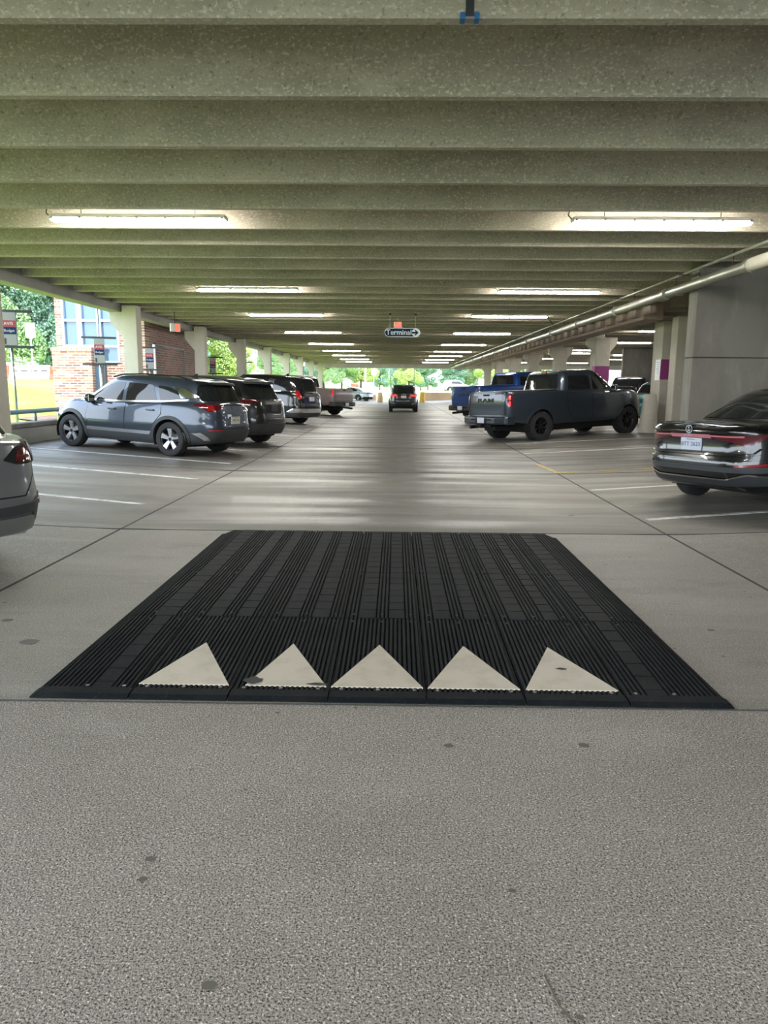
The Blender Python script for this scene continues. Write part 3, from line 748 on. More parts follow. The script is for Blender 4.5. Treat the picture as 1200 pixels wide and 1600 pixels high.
def make_wheel(parent, x, y, r, w, style, side, knobby=False, rimr=None):
    rimr = rimr or r*.67
    prof = [(rimr*.96, -w*.34), (rimr, -w*.46), (r*.86, -w*.50), (r*.955, -w*.46), (r, -w*.36), (r, -w*.12), (r*.993, -w*.11), (r*.993, -w*.09), (r, -w*.08), (r, w*.08), (r*.993, w*.09), (r*.993, w*.11), (r, w*.12), (r, w*.36), (r*.955, w*.46), (r*.86, w*.50), (rimr, w*.46), (rimr*.96, w*.34)]
    mb = MB().lathe_y(prof, 56)
    if knobby:
        for i in range(40):
            a = 2*math.pi*i/40; Mx = Matrix.Rotation(-a, 4, 'Y')
            for s_ in (-1, 1): mb.box(r*.95, r*1.022, s_*w*.30-w*.17, s_*w*.30+w*.17+s_*.006, -.022, .022, 0, Matrix.Rotation(-a-(.04*s_), 4, 'Y'))
            mb.box(r*.86, r*1.0, w*.44, w*.525, -.020, .020, 0, Mx); mb.box(r*.86, r*1.0, -w*.525, -w*.44, -.020, .020, 0, Mx)
    o = mb.build('wheel', M['tire'], parent, auto=40); o.location = (x, y, r)
    if side < 0: o.rotation_euler = (0, 0, math.pi)
    # rim, facing local +y
    mb = MB(); yo = w*.36
    mb.lathe_y([(rimr*.97, w*.46), (rimr*.985, w*.40), (rimr*.90, w*.30), (rimr*.86, -w*.2), (.01, -w*.2)], 48, 0)
    n = {'five': 5, 'six': 6, 'multi': 10, 'black': 8, 'dark': 5}[style]
    for i in range(n):
        a = 2*math.pi*i/n+.3; Mx = Matrix.Rotation(-a, 4, 'Y')
        wi, wo = {'five': (.035, .075), 'six': (.03, .04), 'multi': (.016, .022), 'black': (.02, .03), 'dark': (.03, .05)}[style]
        vs = [(.04, yo-.05, -wi), (.04, yo-.05, wi), (rimr*.93, yo-.035, wo), (rimr*.93, yo-.035, -wo), (.04, yo-.01, -wi*.8), (.04, yo-.01, wi*.8), (rimr*.93, yo+.012, wo*.75), (rimr*.93, yo+.012, -wo*.75)]
        mb.add([Mx @ Vector(v) for v in vs], [(0, 1, 2, 3), (4, 7, 6, 5), (0, 4, 5, 1), (2, 6, 7, 3), (1, 5, 6, 2), (0, 3, 7, 4)], 1)
    mb.cyl((0, yo-.06, 0), (0, yo-.002, 0), .07, .06, n=20, mi=1); mb.cyl((0, yo-.004, 0), (0, yo+.006, 0), .035, n=16, mi=0)
    rm = {'five': M['silver'], 'six': M['silver'], 'multi': M['silver'], 'black': M['blackrim'], 'dark': M['blackrim']}[style]
    ri = mb.build('rim', [M['blackrim'], rm], o, auto=35)
    return o

def vehicle(name, label, cat, sp, pos, psi, group=None, steer=0):
    """local frame: x forward from the rear axle, y left, z up"""
    root = thing(name, label, cat, group=group)
    f = Vector((math.cos(psi), math.sin(psi), 0)); k = K*(1 if pos[0] > 0 else -1)*(1 if 3.05 < abs(pos[0]+f.x*1.4) < 8.4 else 0)
    up = Vector((-k, 0, 1)).normalized(); f.z = k*f.x; f.normalize(); l = up.cross(f)
    z0 = pos[2] if len(pos) > 2 else fz(pos[0])
    m = Matrix.Identity(4)
    for i in range(3): m[i][0] = f[i]; m[i][1] = l[i]; m[i][2] = up[i]; m[i][3] = (pos[0], pos[1], z0)[i]
    s = sp.get('scale', 1); root.matrix_world = m @ Matrix.Scale(s, 4) if s != 1 else m
    wb = sp['wb']; r = sp['wr']; ww = sp['ww']; tr = sp['track']/2; ra = r+sp.get('archgap', .055)
    pm = sp['paint']
    low = make_shell(sp['low'], wheels=(0, wb)); me = mesh_from(*low)
    up_ = make_shell(sp['up'], N=120, upper=True); mu = mesh_from(*up_)
    allv = [v.co.copy() for v in me.vertices]; allf = [tuple(p.vertices) for p in me.polygons]; nb = len(allv)
    allv += [v.co.copy() for v in mu.vertices]; allf += [tuple(nb+i for i in p.vertices) for p in mu.polygons]
    car = Car(root, BVHTree.FromPolygons(allv, allf))
    car.c0 = (sp['kx'][0]+.55, max(q[1] for q in sp['low']['w'])-.5)
    # wheel arches cut out of the body
    for wx in (0, wb):
        cb = MB(); cb.cyl((wx, -1.5, r), (wx, 1.5, r), ra, n=48); me = boolean(me, cb)
    if sp.get('bed'):
        b = sp['bed']; me = boolean(me, MB().box(b[0], b[1], -b[2], b[2], b[3], 3))
    me.materials.clear(); me.materials.append(pm)
    me.polygons.foreach_set('use_smooth', [True]*len(me.polygons)); me.set_sharp_from_angle(angle=R(38))
    body = bpy.data.objects.new('body', me); COL.objects.link(body); body.parent = root
    mu.materials.append(pm); mu.polygons.foreach_set('use_smooth', [True]*len(mu.polygons)); mu.set_sharp_from_angle(angle=R(50))
    cab = bpy.data.objects.new('cabin', mu); COL.objects.link(cab); cab.parent = root
    # dark inner wheel housings and floor pan
    mb = MB(); mb.box(-.5, wb+.5, -tr+ww*.45, tr-ww*.45, r*.62, r*1.5)
    for wx in (0, wb):
        for sg in (-1, 1):
            n = 20; vs = []
            for i in range(n+1):
                a = -.35+(math.pi+.7)*i/n
                for yv in (sg*(tr+ww*.45), sg*(tr-ww*.8)): vs.append((wx+(ra+.004)*math.cos(a), yv, r+(ra+.004)*math.sin(a)))
            mb.add(vs, [(2*i, 2*i+1, 2*i+3, 2*i+2) for i in range(n)])
    mb.cyl((0, -tr, r), (0, tr, r), .05, n=10); mb.cyl((wb, -tr, r), (wb, tr, r), .05, n=10)
    mb.build('underbody', M['under'], root, fix=False)
    for wx in (0, wb):
        for sg in (-1, 1): make_wheel(root, wx, sg*(tr), r, ww, sp['rim'], sg, sp.get('knobby'), sp.get('rimr'))
    # arch trims
    if sp.get('arch'):
        w_, am = sp['arch']
        for wx in (0, wb):
            for sd in 'LR':
                a0, a1 = R(-12), R(192); n = 26; P = [(wx+ra*math.cos(a0+(a1-a0)*i/n), r+ra*math.sin(a0+(a1-a0)*i/n)) for i in range(n+1)]
                P += [(wx+(ra+w_)*math.cos(a1+(a0-a1)*i/n), r+(ra+w_)*math.sin(a1+(a0-a1)*i/n)) for i in range(n+1)]
                car.decal('wheel_arch_trim', [(sd, P)], am, eps=.018, res=.06, skirt=.06, r=0)
    # doors with dark gaps
    for P in sp.get('doors', []):
        for sd in 'LR':
            g = car.decal('door_gap', [(sd, grow(P, .010))], M['seal'], eps=.002, res=.08, skirt=.0, r=.02)
            car.decal('door', [(sd, P)], pm, eps=.006, res=.06, skirt=.004, r=.03); 
    for (sd, P) in sp.get('panels', []):
        car.decal('panel_gap', [(sd, grow(P, .010))], M['seal'], eps=.002, res=.08, skirt=.0, r=.02)
        car.decal('tailgate', [(sd, P)], pm, eps=.006, res=.05, skirt=.004, r=.04)
    for P in sp.get('swin', []):
        for sd in 'LR': car.decal('side_window', [(sd, P)], M['glass'], eps=.004, res=.07, skirt=.02, r=.035)
    for P in sp.get('frame', []):
        for sd in 'LR': car.decal('window_trim', [(sd, P)], sp.get('framem', M['chrome']), eps=.007, res=.05, skirt=.01, r=.0)
    if 'rwin' in sp: car.decal('rear_window', [('B', sp['rwin'])], M['glass'], eps=.006, res=.07, skirt=.02, r=.07)
    if 'fwin' in sp: car.decal('windshield', [('F', sp['fwin'])], M['glass'], eps=.006, res=.09, skirt=.02, r=.07)
    for nm, polys, mt, kw in sp.get('decals', []):
        for pg in polys: car.decal(nm, [pg], M[mt] if isinstance(mt, str) else mt, **kw)
    # handles, mirrors
    for (hx, hz_) in sp.get('handles', []):
        for sg, sd in ((1, 'L'), (-1, 'R')):
            p = car.hit(sd, hx, hz_); mb = MB(); mb.box(-.10, .10, -.012, .012, -.016, .016)
            o = mb.build('door_handle', sp.get('handlem', pm), root, bevel=.008); o.location = p+Vector((0, sg*.028, 0))
    if 'mirror' in sp:
        mx, mz = sp['mirror']
        for sg, sd in ((1, 'L'), (-1, 'R')):
            p = car.hit(sd, mx, mz); mb = MB()
            mb.lathe_z([(.02, -.09), (.085, -.075), (.115, 0), (.10, .075), (.03, .095)], 16)
            for i, v in enumerate(mb.v): mb.v[i] = (v[0]*.62, v[1]*1.05, v[2]*.95)
            o = mb.build('mirror', sp.get('mirrorm', pm), root, smooth=True); o.location = p+Vector((0, sg*.16, .035))
            a = MB().box(-.04, .04, -.17 if sg > 0 else -.02, .02 if sg > 0 else .17, -.10, -.05).build('mirror_arm', M['black'], o)
            g = MB().box(-.078, -.068, -.09, .09, -.07, .07).build('mirror_glass', M['chrome'], o, bevel=.004)
    if 'plate' in sp:
        py, pz, txt = sp['plate']; p = car.hit('B', py, pz); px = min(p.x, car.hit('B', py, pz-.07).x, car.hit('B', py, pz+.07).x)-.012
        mb = MB().box(px-.006, px+.02, py-.155, py+.155, pz-.078, pz+.078); o = mb.build('license_plate', sp.get('platem', M['plate']), root, bevel=.006)
        if txt:
            text('lettering', txt, .072, M['plateink'], o, (px-.007, py, pz-.002), (0, -1, 0), (0, 0, 1), .001)
            MB().box(px-.008, px-.006, py-.06, py+.06, pz+.055, pz+.062).build('plate_print', M['plateink'], o)
    if sp.get('fin'):
        fx = sp['fin']; p = car.hit('T', fx, 0)
        MB().prism([(fx-.10, p.z-.01), (fx+.10, p.z-.01), (fx-.04, p.z+.075), (fx-.075, p.z+.08)], -.012, .012, 'y').build('antenna_fin', M['black'], root, bevel=.004)
    for fn in sp.get('extra', []): fn(root, car, sp)
    return root

PM = {'slate': paint('slate_blue_paint', (.04, .055, .08), .5, .3), 'dark': paint('dark_grey_paint', (.012, .013, .016), .3, .3),
      'black': paint('black_paint', (.006, .006, .007), 0, .2), 'mauve': paint('mauve_grey_paint', (.24, .19, .18), .3, .38, .6),
      'silvergrey': paint('warm_grey_paint', (.17, .175, .175), .35, .32, .7), 'grey': paint('charcoal_paint', (.032, .044, .060), .45, .3, 1),
      'blue': paint('blue_paint', (.006, .05, .22), .3, .3), 'white': paint('white_paint', (.78, .79, .80), 0, .3), 'ice': paint('ice_blue_paint', (.50, .58, .66), .25, .3),
      'teal': paint('teal_paint', (.01, .13, .12), .3, .3), 'mid': paint('graphite_paint', (.035, .038, .044), .4, .3)}
UB = M['dark']

def suv(p, wb=2.755, fo=.92, ro=.98, W=.93, H=1.66, wr=.362, belt=1.06, beltr=1.16, hood=.98, rearlean=.30, box=0, gc=0, rim='five', **kw):
    L0, L1 = -ro, wb+fo; cw = wb-.02
    low = dict(xr=[(0, L0+.10), (.15, L0+.02), (.35, L0), (.55, L0+.03), (.8, L0+.05), (1, L0+.09)], xf=[(0, L1-.12), (.2, L1-.02), (.5, L1), (.8, L1-.07), (1, L1-.20)],
               w=[(0, W*.90), (.10, W*.955), (.3, W*.985), (.5, W), (.62, W*.985), (.8, W*.972), (.93, W*.945), (1, W*.90)], nr=5.4+box, nf=3.6+box*.4,
               zt=[(L0, beltr-.05), (L0+.5, beltr), (wb*.5, belt+.01), (cw-.3, belt-.01), (cw+.1, belt), (wb+.45, hood), (L1-.15, hood-.12), (L1, hood-.22)],
               zb=[(L0, .42+gc), (L0+.25, .30+gc), (.4, .24), (wb-.4, .24), (L1-.3, .24), (L1, .30)], T=[(L0, .94), (L0+.5, .985), (.5, 1), (wb-.2, 1), (L1-.4, .955), (L1, .90)], crown=.035, flare=.02)
    xe = L0+.12
    upd = dict(xr=[(0, xe), (.3, xe+rearlean*.30), (.7, xe+rearlean*.72), (.93, xe+rearlean), (1, xe+rearlean+.10)], xf=[(0, cw+.15), (.5, cw-.36), (.85, cw-.76), (1, cw-1.0)],
               w=[(0, W*.93), (.3, W*.905), (.65, W*.845), (.87, W*.79), (.96, W*.74), (1, W*.66)], nr=4.2+box, nf=4.0,
               zt=[(L0, H-.10), (L0+.5, H-.045), (wb*.30, H), (wb*.62, H-.03), (wb*.8, H-.10)], zb=[(L0, beltr-.09), (0, beltr-.06), (wb, belt-.07), (wb+.3, belt-.10)], T=[(L0, .93), (.1, .985), (wb*.5, 1), (cw, .96)], crown=.03, levels=[0, .12, .24, .36, .48, .6, .7, .79, .86, .92, .96, .985, 1])
    d = dict(wb=wb, wr=wr, ww=.235, track=W*2-.26, low=low, up=upd, paint=p, rim=rim, fin=.05, mirror=(wb-.62, belt+.02), mirrorm=p, fwin=[(-.62, belt+.05), (.62, belt+.05), (.54, H-.12), (-.54, H-.12)],
             handles=[(wb*.56, .92), (wb*.18, .95)], arch=(.075, UB), kx=(L0, L1))
    d.update(kw); return d

# --- slate crossover (big one on the left)
wb = 2.755
def kia_extra(root, car, sp):
    # brand emblem letters on the tailgate, spoiler, roof rails
    px = car.hit('B', 0, 1.06).x
    text('emblem', 'KIA', .085, M['chrome'], root, (px-.012, 0, 1.055), (0, -1, 0), (0, 0, 1), .004, bold=.002)
    text('emblem', 'SPORTAGE', .035, M['chrome'], root, (car.hit('B', .38, .90).x-.012, .36, .90), (0, -1, 0), (0, 0, 1), .003)
    for sg in (-1, 1):
        MB().tube([(-.3, sg*.60, 1.615), (.0, sg*.62, 1.675), (.9, sg*.625, 1.69), (1.5, sg*.61, 1.66), (1.75, sg*.6, 1.60)], .016, 8).build('roof_rail', M['black'], root)
kia = suv(PM['slate'], ro=1.04, extra=[kia_extra], doors=[
    [(2.17, .42), (1.22, .42), (1.20, 1.06), (2.20, 1.02), (2.30, .75)], [(1.17, .42), (.52, .42), (.40, .68), (.22, .88), (.22, 1.10), (1.155, 1.065)]],
    swin=[[(2.32, 1.10), (1.30, 1.115), (1.26, 1.50), (1.52, 1.50), (1.86, 1.37)], [(1.20, 1.12), (.36, 1.155), (.50, 1.475), (1.17, 1.50)], [(.28, 1.16), (-.36, 1.215), (-.18, 1.34), (.12, 1.45), (.38, 1.47)]],
    frame=[[(2.42, 1.075), (1.2, 1.085), (0.2, 1.13), (-.40, 1.19), (-.40, 1.215), (.2, 1.155), (1.2, 1.11), (2.38, 1.10)], [(-.22, 1.225), (-.52, 1.25), (-.60, 1.27), (-.28, 1.42), (.05, 1.47), (-.12, 1.37)]],
    rwin=[(-.72, 1.19), (.72, 1.19), (.60, 1.52), (-.60, 1.52)],
    plate=(0, .80, '9SP 7F5'), platem=mat('plate_tan', (.55, .52, .42), .5),
    decals=[('tail_light', [('CL', [(-.10, 1.08), (.20, .99), (.40, .98), (.60, 1.05), (.85, 1.10), (.85, 1.12), (.42, 1.15), (-.10, 1.125)])], 'darkred', dict(eps=.014, res=.05, skirt=.02, r=.01)),
            ('tail_light', [('CR', [(-.10, 1.08), (.20, .99), (.40, .98), (.60, 1.05), (.85, 1.10), (.85, 1.12), (.42, 1.15), (-.10, 1.125)])], 'darkred', dict(eps=.014, res=.05, skirt=.02, r=.01)),
            ('tail_light_lens', [('CL', [(.22, 1.01), (.40, 1.00), (.44, 1.11), (.24, 1.11)]), ('CR', [(.22, 1.01), (.40, 1.00), (.44, 1.11), (.24, 1.11)])], 'red', dict(eps=.018, res=.04, skirt=.01, r=.01)),
            ('spoiler', [('B', [(-.60, 1.515), (.60, 1.515), (.56, 1.565), (-.56, 1.565)])], 'black', dict(eps=.07, res=.06, skirt=.09, r=.01)),
            ('light_bar', [('B', [(-.34, 1.105), (.34, 1.105), (.34, 1.125), (-.34, 1.125)])], 'black', dict(eps=.01, res=.06, skirt=.01, r=0)),
            ('rear_cladding', [('B', [(-.90, .32), (.90, .32), (.90, .52), (.62, .60), (-.62, .60), (-.90, .52)])], 'dark', dict(eps=.014, res=.06, skirt=.02, r=.02)),
            ('rear_reflector', [('B', [(.46, .60), (.72, .585), (.72, .605), (.46, .62)]), ('B', [(-.46, .60), (-.46, .62), (-.72, .605), (-.72, .585)])], 'red', dict(eps=.02, res=.05, skirt=.01, r=0)),
            ('bumper_insert', [('B', [(.66, .38), (.74, .38), (.86, .52), (.80, .54)]), ('B', [(-.66, .38), (-.80, .54), (-.86, .52), (-.74, .38)])], 'silver', dict(eps=.022, res=.05, skirt=.01, r=0)),
            ('sill_trim', [('L', [(2.26, .43), (.52, .43), (.47, .50), (2.30, .50)]), ('R', [(2.26, .43), (.52, .43), (.47, .50), (2.30, .50)])], 'silver', dict(eps=.013, res=.06, skirt=.01, r=0)),
            ('sill_cladding', [('L', [(2.33, .25), (.44, .25), (.42, .42), (2.33, .42)]), ('R', [(2.33, .25), (.44, .25), (.42, .42), (2.33, .42)])], 'dark', dict(eps=.012, res=.06, skirt=.02, r=0)),
            ('tailgate_gap', [('B', [(-.72, .62), (.72, .62), (.72, .632), (-.72, .632)])], 'seal', dict(eps=.004, res=.06, skirt=0, r=0)),
            ('headlight', [('L', [(3.30, .78), (3.10, .88), (3.48, .80)]), ('R', [(3.30, .78), (3.10, .88), (3.48, .80)])], 'clear', dict(eps=.01, res=.05, skirt=.01, r=0))])
vehicle('car', 'large slate grey crossover parked nose out by the left curb', 'car', kia, (-4.46, 15.98), R(158))

# --- dark crossover right behind it
def suv2_extra(root, car, sp):
    pass
suv2 = suv(PM['dark'], H=1.72, W=.95, belt=1.10, beltr=1.20, rearlean=.34, rim='multi', extra=[suv2_extra],
    swin=[[(2.30, 1.14), (1.30, 1.15), (1.26, 1.55), (1.52, 1.55), (1.84, 1.43)], [(1.20, 1.16), (.30, 1.18), (.36, 1.52), (1.17, 1.55)], [(.22, 1.19), (-.48, 1.24), (-.34, 1.46), (.26, 1.51)]],
    rwin=[(-.68, 1.22), (.68, 1.22), (.57, 1.55), (-.57, 1.55)], plate=(0, .98, ''), platem=M['dark'],
    decals=[('tail_light', [('B', [(.56, 1.12), (.88, 1.10), (.88, 1.20), (.56, 1.20)]), ('B', [(-.56, 1.12), (-.56, 1.20), (-.88, 1.20), (-.88, 1.10)])], 'darkred', dict(eps=.01, res=.05, skirt=.02, r=.01)),
            ('spoiler', [('B', [(-.60, 1.55), (.60, 1.55), (.56, 1.61), (-.56, 1.61)])], 'black', dict(eps=.10, res=.06, skirt=.12, r=.01)),
            ('plate_recess', [('B', [(-.36, .86), (.36, .86), (.40, 1.08), (-.40, 1.08)])], 'black', dict(eps=.004, res=.06, skirt=0, r=.03)),
            ('corner_trim', [('B', [(-.80, .72), (-.77, .72), (-.83, 1.10), (-.86, 1.10)])], 'chrome', dict(eps=.012, res=.05, skirt=.01, r=0)),
            ('rear_cladding', [('B', [(-.92, .32), (.92, .32), (.92, .60), (-.92, .60)])], 'dark', dict(eps=.014, res=.06, skirt=.02, r=.02)),
            ('tailgate_gap', [('B', [(-.74, .74), (.74, .74), (.74, .752), (-.74, .752)])], 'seal', dict(eps=.004, res=.06, skirt=0, r=0))])
vehicle('car', 'dark grey crossover half hidden behind the slate crossover', 'car', suv2, (-4.05, 18.97), R(158))

# --- big black three row suv
suv3 = suv(PM['black'], wb=2.95, fo=.86, ro=1.22, W=1.01, H=1.89, wr=.41, belt=1.20, beltr=1.28, hood=1.14, rearlean=.26, box=1.2, rim='multi', arch=(.05, PM['black']),
    swin=[[(2.55, 1.27), (1.50, 1.28), (1.46, 1.76), (1.72, 1.76), (2.10, 1.60)], [(1.40, 1.28), (.45, 1.29), (.42, 1.74), (1.37, 1.76)], [(.14, 1.31), (-.86, 1.34), (-.76, 1.70), (.02, 1.73)]],
    frame=[[(.40, 1.27), (.14, 1.27), (.0, 1.74), (.28, 1.76)], [(2.6, 1.22), (-.95, 1.285), (-.95, 1.32), (2.6, 1.255)]],
    rwin=[(-.78, 1.32), (.78, 1.32), (.66, 1.76), (-.66, 1.76)], plate=(0, 1.03, ''),
    decals=[('tail_light', [('CL', [(.16, 1.02), (.34, 1.02), (.50, 1.22), (.50, 1.34), (.20, 1.34)])], 'red', dict(eps=.014, res=.05, skirt=.02, r=.02)),
            ('tail_light', [('CR', [(.16, 1.02), (.34, 1.02), (.50, 1.22), (.50, 1.34), (.20, 1.34)])], 'darkred', dict(eps=.014, res=.05, skirt=.02, r=.02)),
            ('bumper_trim', [('B', [(-.95, .50), (.95, .50), (.90, .66), (-.90, .66)])], 'chrome', dict(eps=.012, res=.06, skirt=.02, r=.03)),
            ('rear_cladding', [('B', [(-.95, .34), (.95, .34), (.95, .49), (-.95, .49)])], 'dark', dict(eps=.014, res=.06, skirt=.02, r=.02))])
vehicle('car', 'tall black three row vehicle with silver rear pillar and red tail light', 'car', suv3, (-4.41, 29.1), R(152))

# --- pickups
def pickup_extra(word, m, two=False):
    def fn(root, car, sp):
        L0 = sp['kx'][0]; W = sp['W']
        # bumper: swept bar with step
        mb = MB(); P = [(-.98, .62, .18), (-.93, .60, .10), (-.6, .58, .0), (.6, .58, .0), (.93, .60, .10), (.98, .62, .18)]
        pts = [(L0-.17+c, y) for y, z, c in P]
        vs = []; 
        for (x, y) in pts:
            for dx, z in ((0, .52), (-.03, .56), (-.03, .70), (.02, .75), (.25, .75), (.25, .52)): vs.append((x+dx, y, z))
        k = 6; fs = [(i*k+j, i*k+(j+1) % k, (i+1)*k+(j+1) % k, (i+1)*k+j) for i in range(len(pts)-1) for j in range(k)]+[tuple(range(k)), tuple(range((len(pts)-1)*k, len(pts)*k))]
        bp = mb.add(vs, fs).build('rear_bumper', sp['bumperm'], root, bevel=.012)
        MB().box(L0-.207, L0-.19, -.24, .24, .55, .70).build('plate_recess', M['black'], bp)
        MB().box(L0-.205, L0-.15, -.45, -.25, .63, .69).build('step_recess', M['black'], bp); MB().box(L0-.205, L0-.15, .25, .45, .63, .69).build('step_recess', M['black'], bp)
        pl = MB().box(L0-.222, L0-.208, -.155, .155, .555, .715).build('license_plate', M['plate'], root, bevel=.006)
        MB().box(L0-.25, L0+.2, -.05, .05, .42, .50).box(L0-.12, L0+.0, -.35, .35, .44, .50).build('tow_hitch', M['black'], root)
        for sg in (-1, 1): MB().cyl((L0-.16, sg*.55, .42), (L0+.4, sg*.55, .44), .05, n=12).build('exhaust_pipe', M['black'], root)
        if word:
            px = min(car.hit('B', 0, 1.16).x, car.hit('B', 0, 1.24).x)
            text('emblem', word, .165, m, root, (px-.012, .02, 1.19), (0, -1, 0), (0, 0, 1), .008, bold=.003, sx=2.2)
        # bed liner floor
        b = sp['bed']; MB().box(b[0], b[1], -b[2], b[2], b[3]-.01, b[3]+.01).build('bed_liner', M['black'], root)
        MB().box(b[0]-.04, b[1]-.02, -b[2]-.03, b[2]+.03, sp['rail']-.02, sp['rail']+.018).build('bed_cover', M['black'], root, bevel=.01) if sp.get('cover') else None
        p = car.hit('B', 0, sp['H']-.06)
        MB().box(p.x-.02, p.x+.1, -.10, .10, sp['H']-.075, sp['H']-.035).build('brake_light', M['red'], root, bevel=.006)
    return fn
def pickup(p, H=1.97, W=1.03, rail=1.44, wb=3.67, ro=1.22, fo=.97, wr=.42, cabx=.85, rim='black', knobby=True, word='RAM', wordm=None, bumperm=None, **kw):
    L0, L1 = -ro, wb+fo; hood = 1.34; belt = 1.37
    low = dict(xr=[(0, L0+.05), (.2, L0), (.6, L0), (.9, L0+.02), (1, L0+.035)], xf=[(0, L1-.10), (.3, L1), (.7, L1-.02), (.9, L1-.08), (1, L1-.20)],
               w=[(0, W*.93), (.10, W*.97), (.3, W*.985), (.5, W), (.7, W*.985), (.88, W*.965), (.965, W*.95), (1, W*.925)], nr=14, nf=5.5,
               zt=[(L0, rail), (cabx-.2, rail-.01), (cabx+.2, rail-.03), (wb-.4, belt-.02), (wb, belt-.01), (wb+.5, hood-.03), (L1-.1, hood-.10), (L1, hood-.2)],
               zb=[(L0, .62), (L0+.3, .56), (.5, .46), (wb-.5, .46), (L1-.2, .42), (L1, .5)], T=[(L0, .985), (0, 1), (wb, 1), (L1-.3, .975), (L1, .94)], crown=.02, flare=.022,
               levels=[0, .05, .12, .2, .3, .4, .5, .6, .7, .78, .85, .91, .95, .98, 1.0])
    cw = wb-.15
    upd = dict(xr=[(0, cabx), (.4, cabx+.07), (.9, cabx+.17), (1, cabx+.25)], xf=[(0, cw), (.5, cw-.45), (.88, cw-.85), (1, cw-1.05)],
               w=[(0, W*.935), (.3, W*.905), (.65, W*.85), (.87, W*.795), (.95, W*.75), (1, W*.68)], nr=8, nf=5,
               zt=[(cabx, H-.03), (cabx+.5, H-.005), (cabx+1.3, H), (cabx+2, H-.06)], zb=[(cabx, rail-.12), (cw, belt-.10)], T=[(cabx, .985), (cabx+.6, 1), (cw, .965)], crown=.025, levels=[0, .12, .24, .36, .48, .6, .7, .79, .86, .92, .96, .985, 1])
    d = dict(wb=wb, wr=wr, ww=.29, track=W*2-.30, low=low, up=upd, paint=p, rim=rim, knobby=knobby, rimr=wr*.60, archgap=.07, H=H, W=W, kx=(L0, L1), rail=rail, bed=(L0+.09, cabx-.07, W*.80, .92), cover=True,
             bumperm=bumperm or p, mirror=(cw-.52, belt+.04), fwin=[(-.72, belt+.05), (.72, belt+.05), (.62, H-.12), (-.62, H-.12)], arch=(.07, p), handles=[(cabx+1.35, 1.16), (cabx+.38, 1.17)],
             swin=[[(cw-.40, belt+.04), (cabx+1.30, belt+.05), (cabx+1.30, H-.15), (cabx+1.72, H-.16), (cw-.78, H-.30)], [(cabx+1.19, belt+.05), (cabx+.30, rail+.0), (cabx+.36, H-.17), (cabx+1.19, H-.15)]],
             doors=[[(cw-.12, .55), (cabx+1.26, .55), (cabx+1.25, belt-.02), (cw-.10, belt-.02)], [(cabx+1.225, .55), (cabx+.48, .55), (cabx+.22, .82), (cabx+.18, 1.33), (cabx+1.215, belt-.015)]],
             rwin=[(-.72, rail+.035), (.72, rail+.035), (.62, H-.11), (-.62, H-.11)], extra=[pickup_extra(word, wordm or M['dark'])])
    tgz = rail-.03
    d['panels'] = [('B', [(-W*.80, .80), (W*.80, .80), (W*.80, tgz), (-W*.80, tgz)])]
    tl = lambda s_: [('CL' if s_ > 0 else 'CR', [(.385, 1.02), (.515, 1.02), (.515, 1.36), (.385, 1.36)])]
    lens = [(.40, 1.05), (.46, 1.05), (.46, 1.17), (.40, 1.17)]; lens2 = [(a_, z_+.16) for a_, z_ in lens]
    d['decals'] = [('tail_light', tl(1), kw.pop('tlm', 'darkred'), dict(eps=.012, res=.05, skirt=.02, r=.01)), ('tail_light', tl(-1), kw.pop('tlm2', 'darkred'), dict(eps=.012, res=.05, skirt=.02, r=.01)),
                   ('tailgate_crease', [('B', [(-W*.62, 1.02), (W*.62, 1.02), (W*.60, 1.04), (-W*.60, 1.04)])], p, dict(eps=.022, res=.06, skirt=.02, r=0)),
                   ('tailgate_spoiler', [('B', [(-W*.79, tgz-.035), (W*.79, tgz-.035), (W*.79, tgz), (-W*.79, tgz)])], p, dict(eps=.026, res=.06, skirt=.02, r=0)),
                   ('tailgate_handle', [('B', [(-.13, tgz-.085), (.13, tgz-.085), (.15, tgz-.037), (-.15, tgz-.037)])], 'black', dict(eps=.010, res=.06, skirt=.01, r=.01)),
                   ('headlight', [('L', [(L1-.38, 1.05), (L1-.36, 1.22), (L1-.12, 1.16), (L1-.12, 1.03)]), ('R', [(L1-.38, 1.05), (L1-.36, 1.22), (L1-.12, 1.16), (L1-.12, 1.03)])], 'clear', dict(eps=.01, res=.05, skirt=.01, r=.02)),
                   ('tail_lens', [('CL', lens), ('CL', lens2), ('CR', lens), ('CR', lens2)], 'redlit', dict(eps=.016, res=.04, skirt=.005, r=.02))]
    d.update(kw); return d
ram = pickup(PM['grey'], H=2.01, bumperm=PM['grey'])
vehicle('pickup_truck', 'dark grey pickup with RAM tailgate parked on the right', 'pickup truck', ram, (3.70, 22.0), R(32))
ram2 = pickup(PM['blue'], bumperm=M['dark'], H=2.06, rail=1.52, rim='black')
vehicle('pickup_truck', 'bright blue pickup parked behind the dark grey pickup', 'pickup truck', ram2, (3.9, 31.6, .10), R(33))
tun = pickup(PM['mauve'], H=1.98, rail=1.42, word=None, rim='six', knobby=False, bumperm=M['dark'], cover=False, tlm='red', tlm2='red', arch=(.08, M['dark']))
vehicle('pickup_truck', 'mauve grey pickup facing the left openings, rear toward the lane', 'pickup truck', tun, (-3.84, 38.7), R(150))

